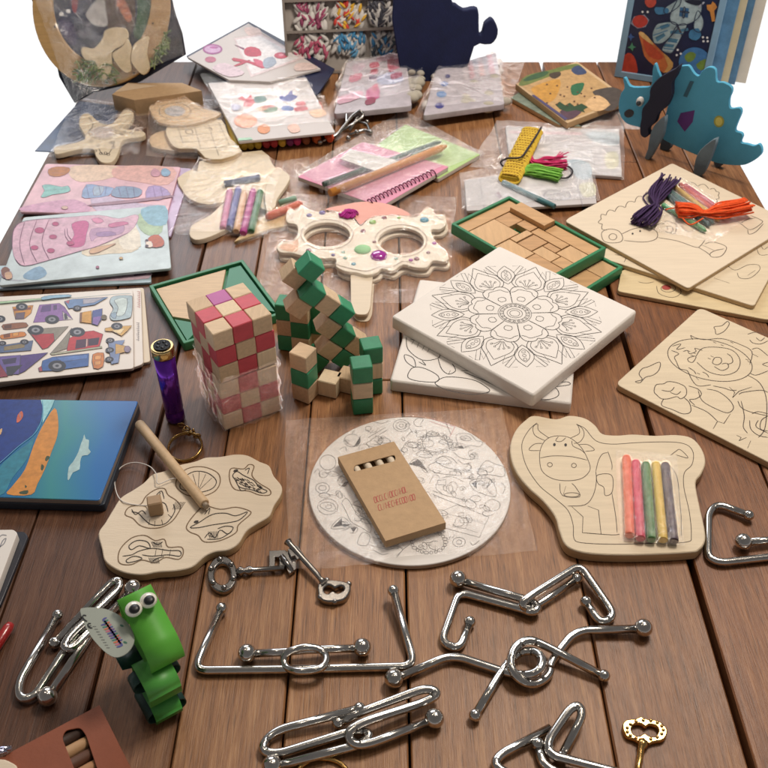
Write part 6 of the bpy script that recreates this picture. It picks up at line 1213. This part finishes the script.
sp_pl = Plane(pl.O + pl.ez * .0025, pl.ex, pl.ey)
d = M(sp_pl); d.poly(d.pl.uv(f, [(330, 518), (345, 482), (405, 470), (396, 520), (362, 562)]), .0004, mat('5a2a78', .6)); d.build('spot', bd)
d = M(sp_pl); d.poly(d.pl.uv(f, ell(508, 518, 22, 25, 20)), .0004, mat('a8a84a', .6)); d.poly(d.pl.uv(f, ell(508, 518, 15, 18, 20)), .0006, mat('d8cf6a', .6)); d.build('spot', bd)
d = M(sp_pl); d.poly(d.pl.uv(f, [(355, 410), (385, 345), (402, 348), (372, 415)]), .0004, mat('3a6478', .7)); d.build('slot', bd)
# slotted cross pieces: head, ruff and legs stand square to the body
hp = Plane(pl.O + pl.ez * .012, pl.ex, pl.ey)
head = [(92, 400), (108, 372), (102, 335), (112, 332), (132, 366), (180, 370), (222, 362), (228, 300), (238, 268), (250, 300), (262, 340), (255, 440), (200, 540), (165, 538), (120, 525), (92, 495), (83, 450)]
m = M(hp); m.prism(smooth(hp.uv(f, head), 3), -.0025, .0025, BLU, .0005); hd = m.build('head', dn)
d = M(Plane(hp.O + hp.ez * .0025, hp.ex, hp.ey)); d.poly(smooth(d.pl.uv(f, [(105, 478), (125, 465), (145, 475), (140, 495), (120, 502), (106, 494)]), 2), .0004, BLACK); d.build('nose', hd)
c = hp.map(*hp.pt(f, (178, 428)), .0045); mm = M(); mm.ball(c, .0062, WHITE, 18, 10, (.85, .6, 1.1)); ey = mm.build('eye', hd); c2 = c + hp.ez * .0042 + Vector((.0002, 0, -.0012)); M().ball(c2, .0034, mat('3a4248', .3), 14, 8, (1, .5, 1.1)).build('pupil', ey)
rp = Plane(pl.O + pl.ez * .020, pl.ex, pl.ey)
ruff = [(182, 500), (186, 460), (215, 420), (220, 375), (250, 335), (290, 308), (325, 290), (345, 275), (330, 320), (312, 350), (310, 400), (290, 450), (255, 480), (240, 520), (212, 545), (214, 570), (196, 584), (178, 570), (176, 535)]
m = M(rp); m.prism(smooth(rp.uv(f, ruff), 3), -.005, .004, NAV, .001); m.build('ruff', dn)
for q, o_ in (([(195, 676), (208, 640), (216, 585), (238, 535), (282, 500), (275, 560), (268, 590), (240, 640), (214, 684)], .020), ([(258, 640), (272, 590), (300, 600), (306, 630), (290, 650)], -.018), ([(408, 742), (405, 715), (420, 655), (455, 615), (502, 588), (485, 650), (468, 690), (440, 745)], .020), ([(480, 712), (488, 685), (525, 690), (530, 720), (505, 742), (490, 740)], -.018)):
    lp = Plane(pl.O + pl.ez * o_, pl.ex, pl.ey); pts = lp.uv(f, q); mn = min(p[1] for p in pts); pts = [(p[0], max(.0008, p[1] - (mn - .0008))) for p in pts]
    m = M(lp); m.prism(smooth(pts, 2), -.004, .004, GREY if o_ > 0 else mat('47535c', .8, var=.15), .0008); m.build('leg', dn)

# display box of small white toys
f = fr(280, 0, 530)
C0, C1 = P(PX, (287, 76)), P(PX, (401, 71)); ex = (C1 - C0).normalized(); bkv = Vector((-ex.y, ex.x, 0)); up = (Vector((0, 0, 1)) + bkv * .55).normalized(); pl = Plane(C0, ex, up); Wd = (C1 - C0).length
db = thing('display_box', 'open grey display box of small white toys with coloured streaks, leaning at the back', 'display box', (*(C0 + C1).xy / 2, 0))
GB = mat('857b73', .7, var=.08); H4 = .20
M(pl).prism([(0, .0005), (Wd, .0005), (Wd, H4), (0, H4)], -.016, 0, GB, .0008, [[(.004, .005), (Wd - .004, .005), (Wd - .004, H4 - .005), (.004, H4 - .005)]]).build('tray', db)
M(pl).prism([(.0035, .0045), (Wd - .0035, .0045), (Wd - .0035, H4 - .0045), (.0035, H4 - .0045)], -.0155, -.013, mat('a39a92', .75, var=.1)).build('tray_floor', db)
cells_x = [pl.pt(f, (x, 60))[0] for x in (38, 150, 268, 375)]; rows = [pl.pt(f, (200, y))[1] for y in (180, 92, -4, -100)]
wh = mat('cfcac4', .7, var=.08); rs = random.Random(3); STR = [['8a3a5a', 'a04a6a'], ['c83a30', 'd8a830'], ['3a3a44', '4a4a54'], ['9a3a5a', 'b0506a'], ['3f84b0', '5a94b8'], ['3a7aa8', '46505a']]
for r_ in range(3):
    m = M(pl); y = rows[r_ + 1] if r_ < 2 else rows[2]
    if r_: m.prism([(.004, rows[r_] - .002), (Wd - .004, rows[r_] - .002), (Wd - .004, rows[r_] + .002), (.004, rows[r_] + .002)], -.0129, -.002, GB).build('divider', db)
    for c_ in range(3):
        m = M(); x0, x1 = max(cells_x[c_], .004), min(cells_x[c_ + 1], Wd - .004); y0, y1 = max(rows[r_], .005), min(rows[r_ + 1], H4 - .005)
        cs_ = STR[(c_ + (3 if r_ == 0 else 0)) % 6]
        for k in range(48):
            a, b_ = x0 + (x1 - x0) * rs.uniform(.10, .90), y0 + (y1 - y0) * rs.uniform(.10, .90); c = pl.map(a, b_, -.010 + rs.uniform(-.001, .002)); rr = rs.uniform(.006, .0095)
            an = rs.uniform(.5, 2.4); dv_ = (pl.ex * math.cos(an) + pl.ey * math.sin(an)) * rr
            m.tube([c - dv_ * 1.3, c - dv_ * .8, c, c + dv_ * .8, c + dv_ * 1.3], [rr * .15, rr * .5, rr * .62, rr * .5, rr * .15], wh, 8, flat=.6)
            if k % 2 == 0:
                c2 = c + pl.ez * rr * .42 + pl.ex * rs.uniform(-.004, .004); m.tube([c2 - dv_ * .9, c2 - dv_ * .3, c2 + dv_ * .4, c2 + dv_ * .9], [.0006, .0030, .0026, .0006], mat(cs_[rs.randrange(2)], .7), 8, flat=.6)
        m.build('toy_pile', db)
# navy panel
f = fr(370, 0, 570)
N0, N1 = P(PX, (402, 62)), P(PX, (498, 46)); N0 = Vector((N0.x, 1.46, 0)); pl = Plane(N0, (1, 0, 0), (Vector((0, 0, 1)) + Vector((0, .15, 0))))
np_ = [(100, -160), (300, -160), (312, 0), (330, 20), (360, 40), (388, 34), (415, 38), (418, 80), (420, 132), (432, 128), (440, 95), (456, 80), (466, 74), (480, 85), (492, 115), (486, 148), (466, 170), (440, 172), (400, 180), (340, 300), (120, 300)]
m = M(pl); q = [(p[0], max(p[1], .0008)) for p in pl.uv(f, np_)]; q = smooth(q, 2); m.prism(q, -.02, 0, mat('101a44', .85, var=.2, scale=30, bump=.3), .002); nt = m.build('navy_bag'); tag(nt, 'dark navy cloth bag with a wavy outline standing behind the puffy bags', 'bag')

# round wooden hoop in its dark bag
f = fr(30, 0, 190)
Q0 = P(PX, (74, 104)); Q1 = P(PX, (178, 66)); hx = Vector((1, 0, 0)); hb = Vector((0, 1, 0)); up = (Vector((0, 0, 1)) + hb * .45).normalized(); pl = Plane((0, Q0.y, 0), hx, up)
hp_ = thing('hoop_kit', 'round wooden hoop with a winter scene and wooden animals in a dark clear bag', 'craft kit', (*P(PX, (110, 100)).xy, 0))
m = M(pl); q = pl.uv(f, [(205, 498), (300, 445), (520, 395), (742, 262), (725, 160), (690, 60), (650, -120), (-10, -120), (-2, 0), (40, 120), (110, 270), (130, 370)]); mn = min(p[1] for p in q); q = [(a, b_ - mn + .001) for a, b_ in q]
m.prism(q, -.012, -.009, mat('252634', .25, var=.4, scale=25, bump=.4, bscale=60), .0005); m.build('backing', hp_)
yo = -mn + .001
def hu(p): return [(a, b_ + yo) for a, b_ in pl.uv(f, p)]
HO, HI = ell(340, 30, 330, 390, 60), ell(342, 0, 238, 305, 50)
m = M(pl); m.prism(hu(HO), -.008, -.0005, wood('b58f5a', .15), .001, [hu(HI)]); ho = m.build('hoop', hp_)
m = M(pl); m.poly(hu(ell(342, 0, 240, 307, 50)), -.0075, mat('1f2440', .4, var=.5, scale=40)); z = -.0072
for h, p in (('4f3a2c', [(350, -200), (470, -200), (500, 60), (470, 190), (420, 240), (365, 130)]), ('2f5a3a', [(500, -200), (560, -60), (575, 60), (560, 130), (520, 190), (490, 160), (510, 60)]), ('8a2a34', [(195, -60), (225, -40), (215, 60), (195, 40)]), ('3a2f5a', [(130, 100), (190, 110), (220, 180), (200, 220), (150, 170)]), ('b0603a', [(410, 10), (440, -10), (485, 80), (460, 105)]), ('b8b4b0', [(265, 60), (340, -20), (360, 60), (365, 125), (300, 120), (280, 100)])): m.poly(smooth(hu(p), 3), z, mat(h, .4, var=.3, scale=80)); z += .0002
for x, y in ((145, 68), (178, 54), (230, -20)): m.poly(hu(ell(x, y, 12, 10, 10)), z, mat('d8d4d0', .4))
m.lines(f, [], .001)
for k in range(3): m.poly(hu([(408 + 22 * k, 25 + 30 * k), (440 + 18 * k, 12 + 30 * k), (444 + 18 * k, 22 + 30 * k), (412 + 22 * k, 36 + 30 * k)]), z + .0002, mat('c8784a', .5))
m.build('scene_picture', hp_)
for k, p in enumerate(([(250, 250), (262, 228), (310, 235), (350, 190), (365, 150), (410, 135), (460, 140), (475, 175), (450, 220), (400, 250), (395, 330), (370, 385), (335, 380), (318, 300), (270, 290)], [(400, 260), (450, 225), (470, 190), (490, 230), (485, 290), (490, 340), (460, 350), (420, 310)], [(490, 270), (505, 215), (560, 178), (575, 190), (565, 260), (580, 330), (550, 362), (515, 335), (492, 300)])):
    m = M(pl); m.prism(smooth(hu(p), 3), .0005 + .001 * k, .005 + .001 * k, wood('d8c29a', .08), .0008); m.build('wooden_animal', hp_)
m = M(pl); rs = random.Random(5)
for k in range(150):
    a, b_ = (rs.uniform(225, 420), rs.uniform(300, 395)) if k < 95 else (rs.uniform(585, 665), 0)
    if k >= 95: b_ = 330 - (a - 585) * 1.9 + rs.uniform(-30, 40)
    p0 = hu([(a, b_)])[0]; c = pl.map(p0[0], max(.003, p0[1]), .002 + rs.random() * .004); dv_ = Vector((rs.uniform(-1, 1), rs.uniform(-1, 1), rs.uniform(-1, 1))).normalized() * .007; m.tube([c - dv_, c + Vector((0, 0, .002)), c + dv_], .0009, mat(('6f8a44', '4f6a34', '8a9a5a')[k % 3], .8), 5)
m.build('moss', hp_)
m = M()
for x, y in ((120, 130), (590, 114), (288, 364), (498, 352)):
    p0 = hu([(x, y)])[0]; m.ball(pl.map(p0[0], p0[1], 0), .0015, BLACK, 8, 6)
m.build('pin_hole', ho)
# the clear front of the bag
m = M(); k_ = m.m(FILM); nu, nv = 40, 36; q4 = [pl.map(a, max(b_, .002), .010) for a, b_ in hu([(205, 500), (742, 262), (690, -100), (-10, -100)])]
for j in range(nv + 1):
    for i in range(nu + 1):
        u, v = i / nu, j / nv; p = (q4[0] * (1 - u) + q4[1] * u) * (1 - v) + (q4[3] * (1 - u) + q4[2] * u) * v; n1 = noise.noise(p * 45); m.v.append(p + pl.ez * (.003 * (1 - 2.2 * abs(n1)) - .009 * (abs(2 * u - 1) ** 6)))
for j in range(nv):
    for i in range(nu): a = j * (nu + 1) + i; m.face((a, a + 1, a + nu + 2, a + nu + 1), k_, True)
m.build('bag', hp_)
